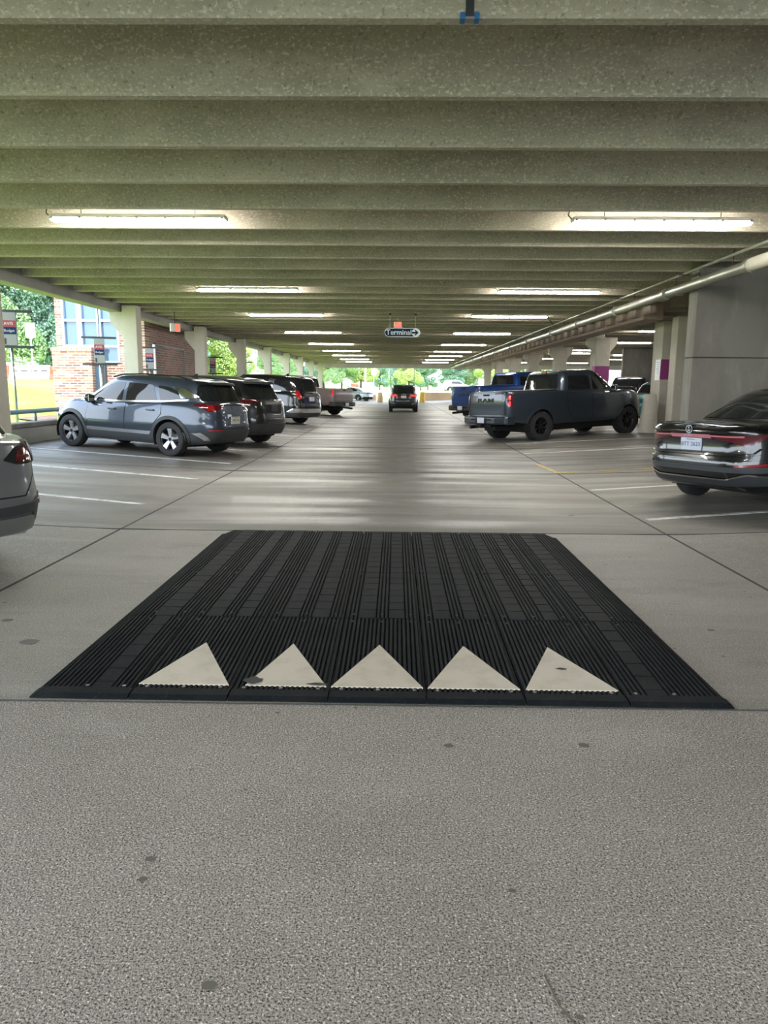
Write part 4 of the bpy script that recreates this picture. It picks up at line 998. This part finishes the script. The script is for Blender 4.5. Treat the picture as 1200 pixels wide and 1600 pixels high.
# --- sedans
def sedan(p, wb=2.69, fo=.92, ro=1.12, W=.90, H=1.46, wr=.335, deck=1.02, hood=.86, belt=.93, rim='five', nr=4.4, zr=0, **kw):
    L0, L1 = -ro, wb+fo
    low = dict(xr=[(0, L0+.14), (.12, L0+.05), (.3, L0), (.42, L0+.01), (.56, L0+.05), (.75, L0+.06), (.93, L0+.0), (1, L0+.04)], xf=[(0, L1-.10), (.3, L1), (.6, L1-.03), (1, L1-.25)],
               w=[(0, W*.88), (.1, W*.95), (.3, W*.99), (.5, W), (.7, W*.985), (.85, W*.965), (.95, W*.93), (1, W*.87)], nr=nr, nf=3.4,
               zt=[(L0, deck-.02), (L0+.35, deck), (-.2, deck-.005), (wb*.3, belt+.03), (wb*.7, belt-.01), (wb-.1, belt), (wb+.4, hood), (L1-.15, hood-.12), (L1, hood-.2)],
               zb=[(L0, .33+zr*.6), (L0+.3, .24+zr*.5), (.4, .19), (wb-.4, .19), (L1-.2, .20), (L1, .26)], T=[(L0, .93), (L0+.5, .98), (.4, 1), (wb-.2, 1), (L1-.3, .94), (L1, .88)], crown=.035, flare=.022)
    cw = wb-.10
    upd = dict(xr=[(0, -.62), (.3, -.30), (.7, .18), (.92, .50), (1, .72)], xf=[(0, cw+.15), (.5, cw-.40), (.85, cw-.82), (1, cw-1.05)],
               w=[(0, W*.90), (.3, W*.865), (.65, W*.79), (.87, W*.72), (.96, W*.67), (1, W*.60)], nr=3.4, nf=3.6,
               zt=[(-.6, H-.16), (.2, H-.05), (wb*.42, H), (wb*.62, H-.03), (wb*.8, H-.10)], zb=[(-.7, deck-.06), (0, deck-.06), (wb*.6, belt-.07), (wb+.2, belt-.08)], T=[(-.7, .90), (.1, .97), (wb*.5, 1), (cw, .95)], crown=.035, levels=[0, .12, .24, .36, .48, .6, .7, .79, .86, .92, .96, .985, 1])
    d = dict(wb=wb, wr=wr, ww=.22, track=W*2-.24, low=low, up=upd, paint=p, rim=rim, fin=.75, mirror=(wb-.60, belt+.03), fwin=[(-.60, belt+.06), (.60, belt+.06), (.50, H-.10), (-.50, H-.10)], handles=[(wb*.50, .80), (wb*.14, .83)], kx=(L0, L1),
             swin=[[(2.10, belt+.06), (1.25, belt+.08), (1.20, H-.12), (1.45, H-.13), (1.75, H-.24)], [(1.15, belt+.08), (.20, belt+.12), (.42, H-.15), (1.10, H-.11)]],
             doors=[[(2.12, .34), (1.20, .34), (1.18, .95), (2.15, .93)], [(1.16, .34), (.50, .34), (.35, .62), (.15, .78), (.12, .98), (1.14, .955)]],
             rwin=[(-.60, deck+.04), (.60, deck+.04), (.48, H-.10), (-.48, H-.10)])
    d.update(kw); return d
def vw_extra(root, car, sp):
    L0 = sp['kx'][0]
    p = car.hit('B', 0, 1.045); mb = MB(); n = 24
    e = MB().cyl((p.x-.012, 0, 1.045), (p.x+.02, 0, 1.045), .052, n=24).build('emblem', M['chrome'], root)
    MB().cyl((p.x-.013, 0, 1.045), (p.x-.012, 0, 1.045), .043, n=24).build('emblem_field', M['black'], e)
    text('emblem_letters', 'V', .05, M['chrome'], e, (p.x-.015, 0, 1.066), (0, -1, 0), (0, 0, 1), .002, bold=.001); text('emblem_letters', 'W', .05, M['chrome'], e, (p.x-.015, 0, 1.024), (0, -1, 0), (0, 0, 1), .002, bold=.001)
    text('lettering', 'JETTA', .045, M['chrome'], root, (car.hit('B', 0, .965).x-.024, .02, .963), (0, -1.6, 0), (0, 0, 1), .002)
    # small lip spoiler
    mb = MB(); vs = []; N = 20
    for i in range(N+1):
        y = -.66+1.32*i/N; q = car.hit('T', L0+.12+.10*(y/.66)**2, y); hh = .018*(1-(abs(y)/.67)**4); vs += [(q.x-.03, y, q.z+.002+hh), (q.x-.025, y, q.z-.003), (q.x+.06, y, q.z-.003), (q.x+.02, y, q.z+.001+hh)]
    mb.add(vs, [(4*i+j, 4*i+(j+1) % 4, 4*i+4+(j+1) % 4, 4*i+4+j) for i in range(N) for j in range(4)]).build('lip_spoiler', PM['black'], root, auto=50)
    MB().box(-.28, -.24, -.13, .13, 1.09, 1.12).build('dash_card', M['plate'], root) if False else None
PINK = mat('pink_lens', (.62, .22, .26), .12, coat=1)
vw = sedan(PM['black'], W=.92, deck=1.10, belt=.97, H=1.49, nr=6, zr=.10, extra=[vw_extra], plate=(0, .855, 'BTT 2623'), platem=M['plate'],
    decals=[('tail_light', [('CL', [(-.16, .945), (.16, .90), (.38, .84), (.50, .86), (.66, .93), (.78, .985), (-.16, .990)])], 'darkred', dict(eps=.012, res=.045, skirt=.02, r=.01)),
            ('tail_light', [('CR', [(-.16, .945), (.16, .90), (.38, .84), (.50, .86), (.66, .93), (.78, .985), (-.16, .990)])], 'darkred', dict(eps=.012, res=.045, skirt=.02, r=.01)),
            ('tail_light_strip', [('CL', [(-.14, .965), (.34, .955), (.34, .975), (-.14, .985)])], PINK, dict(eps=.016, res=.045, skirt=.005, r=0)),
            ('tail_light_strip', [('CR', [(-.14, .965), (.34, .955), (.34, .975), (-.14, .985)])], PINK, dict(eps=.016, res=.045, skirt=.005, r=0)),
            ('light_bar', [('B', [(-.30, .940), (.30, .940), (.30, .990), (-.30, .990)])], PINK, dict(eps=.012, res=.05, skirt=.02, r=0)),
            ('rear_diffuser', [('B', [(-.86, .455), (-.72, .495), (-.50, .425), (.50, .425), (.72, .495), (.86, .455), (.86, .355), (-.86, .355)])], 'dark', dict(eps=.012, res=.05, skirt=.02, r=.02)),
            ('bumper_insert', [('B', [(-.88, .515), (-.60, .535), (.60, .535), (.88, .515), (.88, .595), (-.88, .595)])], mat('satin_grey', (.06, .065, .075), .35), dict(eps=.012, res=.05, skirt=.01, r=.02)),
            ('diffuser_trim', [('B', [(-.86, .450), (-.72, .495), (-.50, .430), (.50, .430), (.72, .495), (.86, .450), (.86, .470), (.72, .515), (.50, .447), (-.50, .447), (-.72, .515), (-.86, .470)])], 'chrome', dict(eps=.016, res=.05, skirt=.01, r=0)),
            ('rear_reflector', [('B', [(.62, .600), (.86, .605), (.86, .635), (.62, .625)]), ('B', [(-.62, .600), (-.62, .625), (-.86, .635), (-.86, .605)])], 'red', dict(eps=.014, res=.05, skirt=.01, r=0)),
            ('bumper_crease', [('B', [(-.86, .730), (.86, .730), (.86, .745), (-.86, .745)]), ('B', [(-.86, .670), (.86, .670), (.86, .680), (-.86, .680)])], PM['black'], dict(eps=.022, res=.05, skirt=.03, r=0)),
            ('trunk_gap', [('B', [(-.76, .755), (.76, .755), (.80, .815), (.78, .820), (.745, .763), (-.745, .763), (-.78, .820), (-.80, .815)])], 'seal', dict(eps=.003, res=.05, skirt=0, r=0))])
vehicle('car', 'glossy black sedan with full width red light bar at the right edge', 'car', vw, (4.75, 9.78), R(28))

def sil_extra(root, car, sp): pass
sil = suv(PM['silvergrey'], ro=1.2, H=1.52, belt=1.0, beltr=1.12, W=.92, wr=.35, hood=.95, rearlean=.52, extra=[sil_extra],
    swin=[[(2.32, 1.05), (1.30, 1.06), (1.26, 1.38), (1.52, 1.38), (1.86, 1.26)], [(1.20, 1.06), (.36, 1.10), (.50, 1.36), (1.17, 1.38)]],
    rwin=[(-.62, 1.14), (.62, 1.14), (.50, 1.36), (-.50, 1.36)], plate=(0, .80, ''),
    decals=[('tail_light', [('CL', [(-.10, .96), (.05, .92), (.54, .92), (.54, 1.10), (.30, 1.10), (.05, 1.05)])], 'black', dict(eps=.012, res=.045, skirt=.02, r=.02)),
            ('tail_light', [('CR', [(-.10, .96), (.05, .92), (.54, .92), (.54, 1.10), (.30, 1.10), (.05, 1.05)])], 'black', dict(eps=.012, res=.045, skirt=.02, r=.02)),
            ('tail_lens', [('CR', [(.02, .945), (.26, .935), (.26, 1.075), (.06, 1.03)]), ('CR', [(.32, .93), (.52, .93), (.52, 1.09), (.32, 1.085)])], 'darkred', dict(eps=.018, res=.045, skirt=.01, r=.02)),
            ('bumper_insert', [('CR', [(-.45, .50), (.2, .52), (.28, .42), (.60, .42), (.60, .66), (.40, .66), (.2, .60), (-.45, .58)])], 'dark', dict(eps=.014, res=.05, skirt=.02, r=.02)),
            ('rear_reflector', [('CR', [(.34, .57), (.50, .575), (.50, .605), (.34, .60)])], 'red', dict(eps=.024, res=.05, skirt=.01, r=0)),
            ('skid_plate', [('B', [(-.66, .36), (.66, .36), (.58, .50), (-.58, .50)])], PM['silvergrey'], dict(eps=.028, res=.05, skirt=.02, r=.03)),
            ('tailgate_gap', [('B', [(-.50, .66), (.50, .66), (.70, .86), (.685, .86), (.49, .672), (-.49, .672), (-.685, .86), (-.70, .86)])], 'seal', dict(eps=.003, res=.05, skirt=0, r=0))])
vehicle('car', 'warm grey car cut off at the left edge showing its right tail light', 'car', sil, (-4.33, 5.86), R(154))

mits = suv(PM['mid'], gc=.06, wb=2.67, fo=.85, ro=.80, W=.90, H=1.64, wr=.345, rearlean=.26, rim='multi', belt=1.05, beltr=1.12,
    swin=[[(2.22, 1.10), (1.25, 1.11), (1.22, 1.48), (1.46, 1.48), (1.78, 1.36)], [(1.15, 1.11), (.30, 1.15), (.40, 1.45), (1.12, 1.48)]],
    rwin=[(-.62, 1.13), (.62, 1.13), (.52, 1.50), (-.52, 1.50)], plate=(0, .93, ''), platem=mat('pale_plate', (.6, .6, .45), .5),
    decals=[('tail_light', [('B', [(.36, .95), (.86, .95), (.86, 1.08), (.40, 1.06)])], 'redlit', dict(eps=.014, res=.05, skirt=.02, r=.02)), ('tail_light', [('B', [(-.36, .95), (-.40, 1.06), (-.86, 1.08), (-.86, .95)])], 'redlit', dict(eps=.014, res=.05, skirt=.02, r=.02)),
            ('rear_cladding', [('B', [(-.9, .30), (.9, .30), (.9, .42), (.6, .62), (-.6, .62), (-.9, .42)])], 'dark', dict(eps=.014, res=.06, skirt=.02, r=.02)),
            ('bumper_insert', [('B', [(.50, .46), (.84, .60), (.84, .64), (.50, .52)]), ('B', [(-.50, .46), (-.50, .52), (-.84, .64), (-.84, .60)])], 'chrome', dict(eps=.02, res=.05, skirt=.01, r=0))])
vehicle('car', 'small graphite crossover driving away along the middle of the lane', 'car', mits, (.42, 45.4), R(90.5))
cam = sedan(PM['ice'], W=.92, wr=.34, H=1.46, decals=[('tail_light', [('B', [(.40, .84), (.88, .82), (.88, .90), (.40, .90)]), ('B', [(-.40, .84), (-.40, .90), (-.88, .90), (-.88, .82)])], 'darkred', dict(eps=.012, res=.05, skirt=.02, r=.01)),
    ('bumper_insert', [('B', [(-.85, .28), (.85, .28), (.80, .50), (-.80, .50)])], 'black', dict(eps=.012, res=.05, skirt=.02, r=.02))])
vehicle('car', 'pale icy blue sedan crossing outside the far exit on the left', 'car', cam, (-3.7, 78.2, -.06), R(152))
whit = suv(PM['white'], H=1.8, W=.98, belt=1.1, swin=[[(2.3, 1.18), (.2, 1.2), (.3, 1.6), (1.6, 1.62)]], fin=None)
vehicle('car', 'white vehicle parked far outside beyond the exit barrier on the right', 'car', whit, (8.3, 118, .8), R(15))
# dark vehicles in the right bay
drk = suv(PM['black'], wb=3.0, W=1.0, H=1.90, wr=.40, belt=1.18, beltr=1.25, hood=1.12, box=1, rim='dark', swin=[[(2.5, 1.26), (1.4, 1.27), (1.4, 1.74), (1.9, 1.68)], [(1.3, 1.27), (.2, 1.28), (.2, 1.72), (1.3, 1.74)]], rwin=[(-.7, 1.3), (.7, 1.3), (.6, 1.74), (-.6, 1.74)], fin=None)
vehicle('car', 'tall black vehicle in the right bay behind the grey pickup hood', 'car', drk, (12.3, 31.6, .21), R(62))
drk2 = pickup(PM['black'], H=1.95, word=None); drk2['decals'] = [q for q in drk2['decals'] if q[0] != 'tail_lens']
vehicle('pickup_truck', 'black pickup in the right bay farther behind the grey pickup hood', 'pickup truck', drk2, (11.9, 38.4, .21), R(62))
tl = suv(PM['teal'], H=1.62, rwin=[(-.66, 1.20), (.66, 1.20), (.54, 1.50), (-.54, 1.50)], fin=None)
vehicle('car', 'teal car peeking out left of the purple banded column', 'car', tl, (10.15, 28.2, .21), R(12))

# ------------------------------------------------------------------ outside
def sm(x, a, b): t = min(1, max(0, (x-a)/(b-a))); return t*t*(3-2*t)
def gz(x, y):
    """ground height outside the deck"""
    left = sm(-x, 9, 23)*1.7+.12; left *= 1-sm(y, 70, 95)
    far = -.34+sm(y, 84, 115)*1.1
    if x < -8.7 and y < 80: return left*(1-.6*sm(y, 60, 80))-.3*sm(y, 60, 80)
    if y >= 80: 
        w = sm(-x, 9, 23); return far*(1-w)+max(far, left)*w
    return -.7
def ground(name, xs, ys, m, dz=0):
    n = len(xs); v = [(x, y, gz(x+(1e-3 if x > -100 else 0), y+1e-3)+dz) for y in ys for x in xs]
    mb = MB(); mb.add(v, [(j*n+i, j*n+i+1, (j+1)*n+i+1, (j+1)*n+i) for j in range(len(ys)-1) for i in range(n-1)])
    o = mb.build(name, m, fix=False, smooth=True); tag(o, kind='structure'); return o
xs = [-120, -90, -70, -50, -40, -32, -28, -25, -23, -21, -19, -17, -15, -13.5, -12, -10.5, -9.6, -8.8]
ys = [-60, -30, -7, 5, 10, 15, 20, 25, 30, 35, 40, 45, 50, 55, 60, 65, 70, 75, 79.99]
ground('lawn', xs, ys, M['grass'])
xs2 = [-120, -80, -50, -30, -20, -9, 0, 10, 20, 40, 80, 140]
ys2 = [80.36, 83, 84, 90, 95, 100, 105, 110, 118, 130, 160, 220, 300]
ground('far_ground', xs2, ys2, M['grass'])
mb = MB(); mb.add([(-40, 80.2, -.30), (40, 80.2, -.30), (40, 83.6, -.30), (-40, 83.6, -.30)], [(0, 1, 2, 3)]); mb.build('exit_road', M['asphalt'], fix=False)['kind'] = 'structure'
mb = MB(); mb.add([(-140, -80, -.75), (140, -80, -.75), (140, 79, -.75), (-140, 79, -.75)], [(0, 1, 2, 3)]); mb.build('base_ground', M['asphalt'], fix=False)['kind'] = 'structure'
mb = MB(); mb.add([(-60, 100, .50), (60, 100, .50), (60, 108, .72), (-60, 108, .72)], [(0, 1, 2, 3)]); mb.build('far_road', M['asphalt'], fix=False)['kind'] = 'structure'
mb = MB(); mb.add([(x, y, gz(x, y)+.03) for x, y in ((-12.6, 23.6), (-9.3, 23.6), (-9.3, 27.9), (-12.6, 27.9))], [(0, 1, 2, 3)]); mb.build('mulch_bed', M['mulch'], fix=False)['kind'] = 'structure'

# brick building
t = thing('brick_building', 'red and tan brick building with blue framed windows outside the left openings', 'building', (-12, 28, .1))
def bx(name, x0, x1, y0, y1, z0, z1, m, parent=t, bevel=0): 
    return MB().box(x0+12, x1+12, y0-28, y1-28, z0-.1, z1-.1).build(name, m, parent, bevel=bevel)
bx('low_block', -12.90, -11.42, 27.3, 28.1, -.2, 2.76, M['brick'])
bx('block_cap', -12.93, -11.39, 27.27, 28.1, 2.76, 2.90, M['soldier'])
bx('wall', -13.02, -12.80, 28.0, 34, -.2, 7.5, M['brick'])
bx('wall', -10.60, -9.62, 28.0, 28.5, -.2, 7.5, M['brick'])
bx('wall', -13.0, -9.7, 28.35, 28.6, -.2, 1.9, M['brick'])
bx('wall', -11.2, -10.6, 28.02, 28.4, -.2, 2.36, M['brick'])
bx('side_wall', -9.75, -9.60, 28.5, 36.5, -.2, 4.05, M['brickside'])
bx('roof', -13.2, -9.55, 27.95, 36.6, 7.5, 7.8, M['conc'])
bx('back_wall', -13, -9.7, 36.3, 36.6, 0, 7.5, M['brick'])
bx('window_band', -12.80, -10.60, 28.12, 28.25, 2.4, 7.5, M['bluewin'])
for zz in (2.38, 2.98, 3.94, 5.2, 6.4): bx('mullion', -12.80, -10.60, 28.02, 28.20, zz-.05, zz+.05, M['mullion'])
for xx in (-12.74, -12.16, -12.06, -11.40, -11.33, -10.64): bx('mullion', xx-.05, xx+.05, 28.0, 28.20, 2.4, 7.5, M['mullion'])
d_ = bx('door_frame', -11.95, -11.15, 27.85, 28.0, .1, 2.30, M['doorframe']); bx('door_leaf', -11.55, -11.25, 27.6, 27.66, .15, 2.2, M['bluewin'])
bx('door_rail', -11.9, -11.2, 27.80, 27.86, 2.2, 2.34, M['doorframe'])
for y in (30.0,): 
    MB().tube([(-9.58+12, 28.9-28, 3.0), (-9.58+12, 33.0-28, 3.0), (-9.58+12, 33.0-28, 1.0)], .02, 6).build('wall_conduit', M['mullion'], t)
# canopy slab over the recess
bx('canopy', -9.75, -9.3, 27.2, 35.4, 3.98, 4.2, M['conc'])

# barriers on the hill
def barrier(x, y, rz, m, label, L=2.0, H=.95, grp='water filled road barriers on the lawn'):
    t = thing('road_barrier', label, 'barrier', (x, y, gz(x, y)), rz, grp)
    MB().prism([(-.28, 0), (.28, 0), (.26, .12), (.12, .35), (.09, H), (-.09, H), (-.12, .35), (-.26, .12)], -L/2, L/2, 'x').build('shell', m, t, bevel=.03)
    mb = MB()
    for q in (-L*.25, L*.25): mb.box(q-.2, q+.2, -.13, .13, H*.55, H*.62)
    mb.build('slots', M['dark'], t)
    return t
bl = [(-24.2, M['orange'], 'orange'), (-22.9, M['whitepl'], 'white'), (-21.6, M['whitepl'], 'white'), (-20.3, M['orange'], 'orange'), (-19.0, M['orange'], 'orange')]
for i, (x, m, c) in enumerate(bl):
    barrier(x-1.2, 46.5, 0, m, f'{c} road barrier on the lawn, {ordw[i]} from the left in the row', L=1.28, H=.88)
# street signs and construction sign trailer
t = thing('road_sign', 'pair of white square signs on a pole beyond the lawn', 'sign', (-22.6, 45.2, gz(-22.6, 45.2)))
MB().cyl((0, 0, 0), (0, 0, 3.3), .05, n=8).build('pole', M['silver'], t); MB().box(-.30, .30, -.03, -.0, 2.5, 2.95).build('panel', M['whitepl'], t); MB().box(-.30, .30, -.03, 0, 3.0, 3.4).build('panel', M['whitepl'], t)
t = thing('scaffold_trailer', 'white framed trailer behind the orange barriers beside the brick building', 'trailer', (-21.5, 50, gz(-21.5, 50)))
mb = MB()
for x in (-1.0, -.35, .35, 1.2):
    for y in (0, .9): mb.box(x-.05, x+.05, y-.05, y+.05, -.15, 2.2)
for z in (.5, 1.0, 1.6, 2.2): mb.box(-1.05, 1.25, -.06, .0, z-.05, z+.05); mb.box(-1.05, 1.25, .85, .95, z-.05, z+.05)
mb.build('frame', M['whitepl'], t)
MB().box(-.2, .9, .1, .8, 1.05, 1.45).build('cabinet', M['bluewin'], t); MB().box(-1, .2, .1, .8, .3, .75).build('crate', M['orange'], t); MB().box(.3, .9, .2, .4, 2.2, 3.1).build('mast', M['whitepl'], t)

# exit: bollards, low tan wall, guardrail, fences
def bollard(x, y, m, label, tap=True, h=1.05, r=.30):
    t = thing('guard_post', label, 'bollard', (x, y, fz(x)))
    MB().lathe_z([(r, 0), (r*.95, h*.15), (r*.72, h*.97), (r*.66, h)], 24).build('post', m, t, auto=40)
bollard(-1.66, 73, M['tan'], 'tan tapered guard post at the far exit left of the driving crossover', h=.95)
bollard(2.55, 73, M['yellow'], 'yellow tapered guard post at the far exit right of the driving crossover', h=1.05)
mb = MB(); mb.box(3.0, 12, 81.5, 81.8, -.34, .80); mb.box(2.9, 12.1, 81.45, 81.85, .80, .92)
o = mb.build('retaining_wall', M['tan'], bevel=.01); tag(o, 'low tan retaining wall across the right side of the far exit', 'wall')
mb = MB(); mb.box(-4.4, -2.3, 81.5, 81.8, -.34, .62)
o = mb.build('retaining_wall', M['tan'], bevel=.01); tag(o, 'short tan wall piece left of the tan guard post at the exit', 'wall')
t = thing('guardrail', 'long white guardrail running across beyond the exit grass', 'rail', (0, 92, gz(0, 92)))
mb = MB(); mb.prism([(-.06, .55), (.0, .55), (.04, .65), (0, .72), (.04, .79), (0, .9), (-.06, .9)], -26, 26, 'x'); mb.build('beam', M['farwhite'], t)
for i in range(14): MB().box(-24+i*3.7, -23.88+i*3.7, 0, .12, 0, .9).build('post', M['silver'], t)
t = thing('white_barrier_wall', 'long pale concrete barrier behind the guardrail beyond the exit', 'barrier', (0, 99, gz(0, 99)))
MB().prism([(-.3, 0), (.3, 0), (.12, .5), (.1, .85), (-.1, .85), (-.12, .5)], -40, 40, 'x').build('barrier', M['farwhite'], t)
t = thing('mesh_fence_panel', 'bright orange mesh panel standing beyond the exit on the left', 'fence', (-5.6, 97.5, gz(-5, 97)))
MB().box(-.5, .5, 0, .08, .9, 1.75).build('panel', M['orange'], t); MB().box(-.5, -.42, 0, .08, 0, .9).build('post', M['silver'], t); MB().box(.42, .5, 0, .08, 0, .9).build('post', M['silver'], t)
t = thing('pale_crate', 'pale tan crate beyond the exit beside the orange panel', 'crate', (-3.9, 96.6, gz(-4, 98)))
MB().box(-.7, .9, 0, 1, .05, 1.5).build('box', M['tan'], t, bevel=.02); MB().box(-.72, .92, -.02, 1.02, 1.45, 1.55).build('lid', M['whitepl'], t)
for i, (x, y, h, lab) in enumerate([(-4.3, 100, 7, 'white lamp pole beyond the exit above the pale sedan'), (-.75, 90, 8, 'thin dark pole beyond the exit above the driving crossover'), (2.25, 95, 8, 'thin dark pole beyond the exit right of the driving crossover')]):
    t = thing('lamp_pole', lab, 'pole', (x, y, gz(x, y))); MB().cyl((0, 0, 0), (0, 0, h), .10 if i == 0 else .035, n=10).build('pole', M['farwhite'] if i == 0 else M['dark'], t); MB().box(-.6, .6, -.1, .1, h, h+.1).build('head', M['dark'], t)
t = thing('pale_street_sign', 'pale street sign on a pole before the trees beyond the exit', 'sign', (-3.3, 105, gz(-3.3, 105)))
MB().cyl((0, 0, 0), (0, 0, 3.8), .06, n=8).build('pole', M['silver'], t); MB().box(-.35, .35, -.06, -.0, 2.6, 3.5).build('panel', M['farwhite'], t)

# trees
def tree_mesh(name, seed, H, Wd, leaves, m, leafsize, trunk=.3):
    rg = np.random.default_rng(seed)
    nb = 46
    th = rg.uniform(0, 2*np.pi, nb); hh = rg.uniform(.16, 1, nb)
    prof = np.sin(np.clip(hh*.92+.1, 0, 1)*np.pi)**.6
    rr = np.sqrt(rg.uniform(0, 1, nb))*Wd*.40*prof
    cen = np.stack([rr*np.cos(th), rr*np.sin(th), hh*H*.93], 1); rad = rg.uniform(.10, .20, nb)*Wd
    idx = rg.integers(0, nb, leaves); d = rg.normal(size=(leaves, 3)); d /= np.linalg.norm(d, axis=1)[:, None]
    p = cen[idx]+d*(rad[idx]*rg.uniform(.55, 1.05, leaves)**.5)[:, None]*np.array([1, 1, .8])
    a = rg.normal(size=(leaves, 3)); a /= np.linalg.norm(a, axis=1)[:, None]; b = np.cross(a, rg.normal(size=(leaves, 3))); b /= np.linalg.norm(b, axis=1)[:, None]
    s = leafsize*rg.uniform(.6, 1.3, leaves)[:, None]
    v = np.empty((leaves, 4, 3)); v[:, 0] = p-a*s; v[:, 1] = p-b*s*.6; v[:, 2] = p+a*s; v[:, 3] = p+b*s*.6
    me = bpy.data.meshes.new(name); me.vertices.add(leaves*4); me.vertices.foreach_set('co', v.reshape(-1)); me.loops.add(leaves*4); me.polygons.add(leaves)
    me.loops.foreach_set('vertex_index', np.arange(leaves*4, dtype=np.int32)); me.polygons.foreach_set('loop_start', np.arange(0, leaves*4, 4, dtype=np.int32)); me.update(calc_edges=True)
    me.materials.append(m)
    mb = MB(); mb.cyl((0, 0, -.3), (.1, 0, H*.5), trunk, trunk*.5, n=10); 
    for i in range(12):
        c = cen[i]; mb.cyl((0, 0, max(.3*H*.5, c[2]*.45)), tuple(c), trunk*.25, trunk*.08, n=6)
    return me, mb
def tree(x, y, label, mesh, rz=0, sc=1, grp=None, z=None):
    me, tb, = mesh
    t = thing('tree', label, 'tree', (x, y, gz(x, y) if z is None else z), rz, grp); t.scale = (sc, sc, sc)
    f = bpy.data.objects.new('foliage', me); COL.objects.link(f); f.parent = t
    if not isinstance(tb, bpy.types.Mesh): raise TypeError
    k = bpy.data.objects.new('trunk', tb); COL.objects.link(k); k.parent = t
    return t
def prep(*a):
    me, mb = tree_mesh(*a); o = mb.build('trunk', M['bark']); tm = o.data; bpy.data.objects.remove(o); return me, tm
TA = prep('leaves_a', 1, 16, 11, 90000, M['leaf1'], .115); TB = prep('leaves_b', 2, 15, 10, 80000, M['leaf3'], .12); TC = prep('leaves_c', 3, 12, 8, 60000, M['leaf2'], .11)
i = 0
for (x, y, me, sc, rz, lab) in [(-33, 58, TA, 1.0, 0, 'leafy green tree filling the opening behind the nearest row sign'), (-27.5, 62, TB, 1.05, 1, 'deep green tree left of the brick building'), (-38, 66, TC, 1.3, 2, 'yellow green tree behind the lawn at the far left'), (-22, 70, TA, .9, 2.2, 'green tree just behind the brick building corner'), (-43, 56, TB, 1.1, 3, 'deep green tree at the extreme left beyond the curb'), (-31, 75, TB, 1.2, 4.0, 'tall deep green tree behind the lawn trees')]:
    tree(x, y, lab, me, rz, sc, 'trees beyond the left lawn')
for (x, y, me, sc, rz, lab, z) in [(-20, 62, TC, .72, .4, 'bright yellow green tree seen right of the shaded brick wall', .2), (-18.5, 78, TC, .95, 1.4, 'bright green tree between the third and fourth left columns', 0), (-26, 110, TB, .8, 2, 'bluish tree far behind the left columns', 0), (-19, 118, TA, .6, 3, 'small far tree between distant left columns', 0)]:
    tree(x, y, lab, me, rz, sc, 'trees seen between the left columns', z)
k = 0
fr = [(-17, 128, TB, .75), (-13.2, 132, TC, .95), (-9.5, 126, TA, .62), (-6.4, 130, TC, .85), (-3.5, 150, TB, .46), (.3, 155, TB, .44), (2.0, 122, TC, .72), (4.6, 140, TB, .52), (9.2, 128, TB, .66), (12.8, 131, TA, .68), (16.5, 125, TC, .9), (20.5, 134, TC, 1.0), (25, 128, TA, .8), (31, 136, TB, 1.0), (7, 165, TB, .5), (-22, 140, TA, 1), (-1.2, 170, TA, .5), (15, 160, TA, .8)]
fr.sort(key=lambda a: a[0]/a[1])
for (x, y, me, sc) in fr:
    col = 'yellow green' if me is TC else ('blue green' if me is TB else 'mid green')
    tree(x, y, f'{col} tree beyond the far exit, number'.replace(', number', '')+f', {["leftmost","second","third","fourth","fifth","sixth","seventh","eighth","ninth","tenth","eleventh","twelfth","thirteenth","fourteenth","fifteenth","sixteenth","seventeenth","rightmost"][k]} of the far row from the left'.replace('leftmost of the far row from the left', 'leftmost of the far row').replace('rightmost of the far row from the left', 'rightmost of the far row'), me, k*1.3, sc, 'trees beyond the far exit'); k += 1
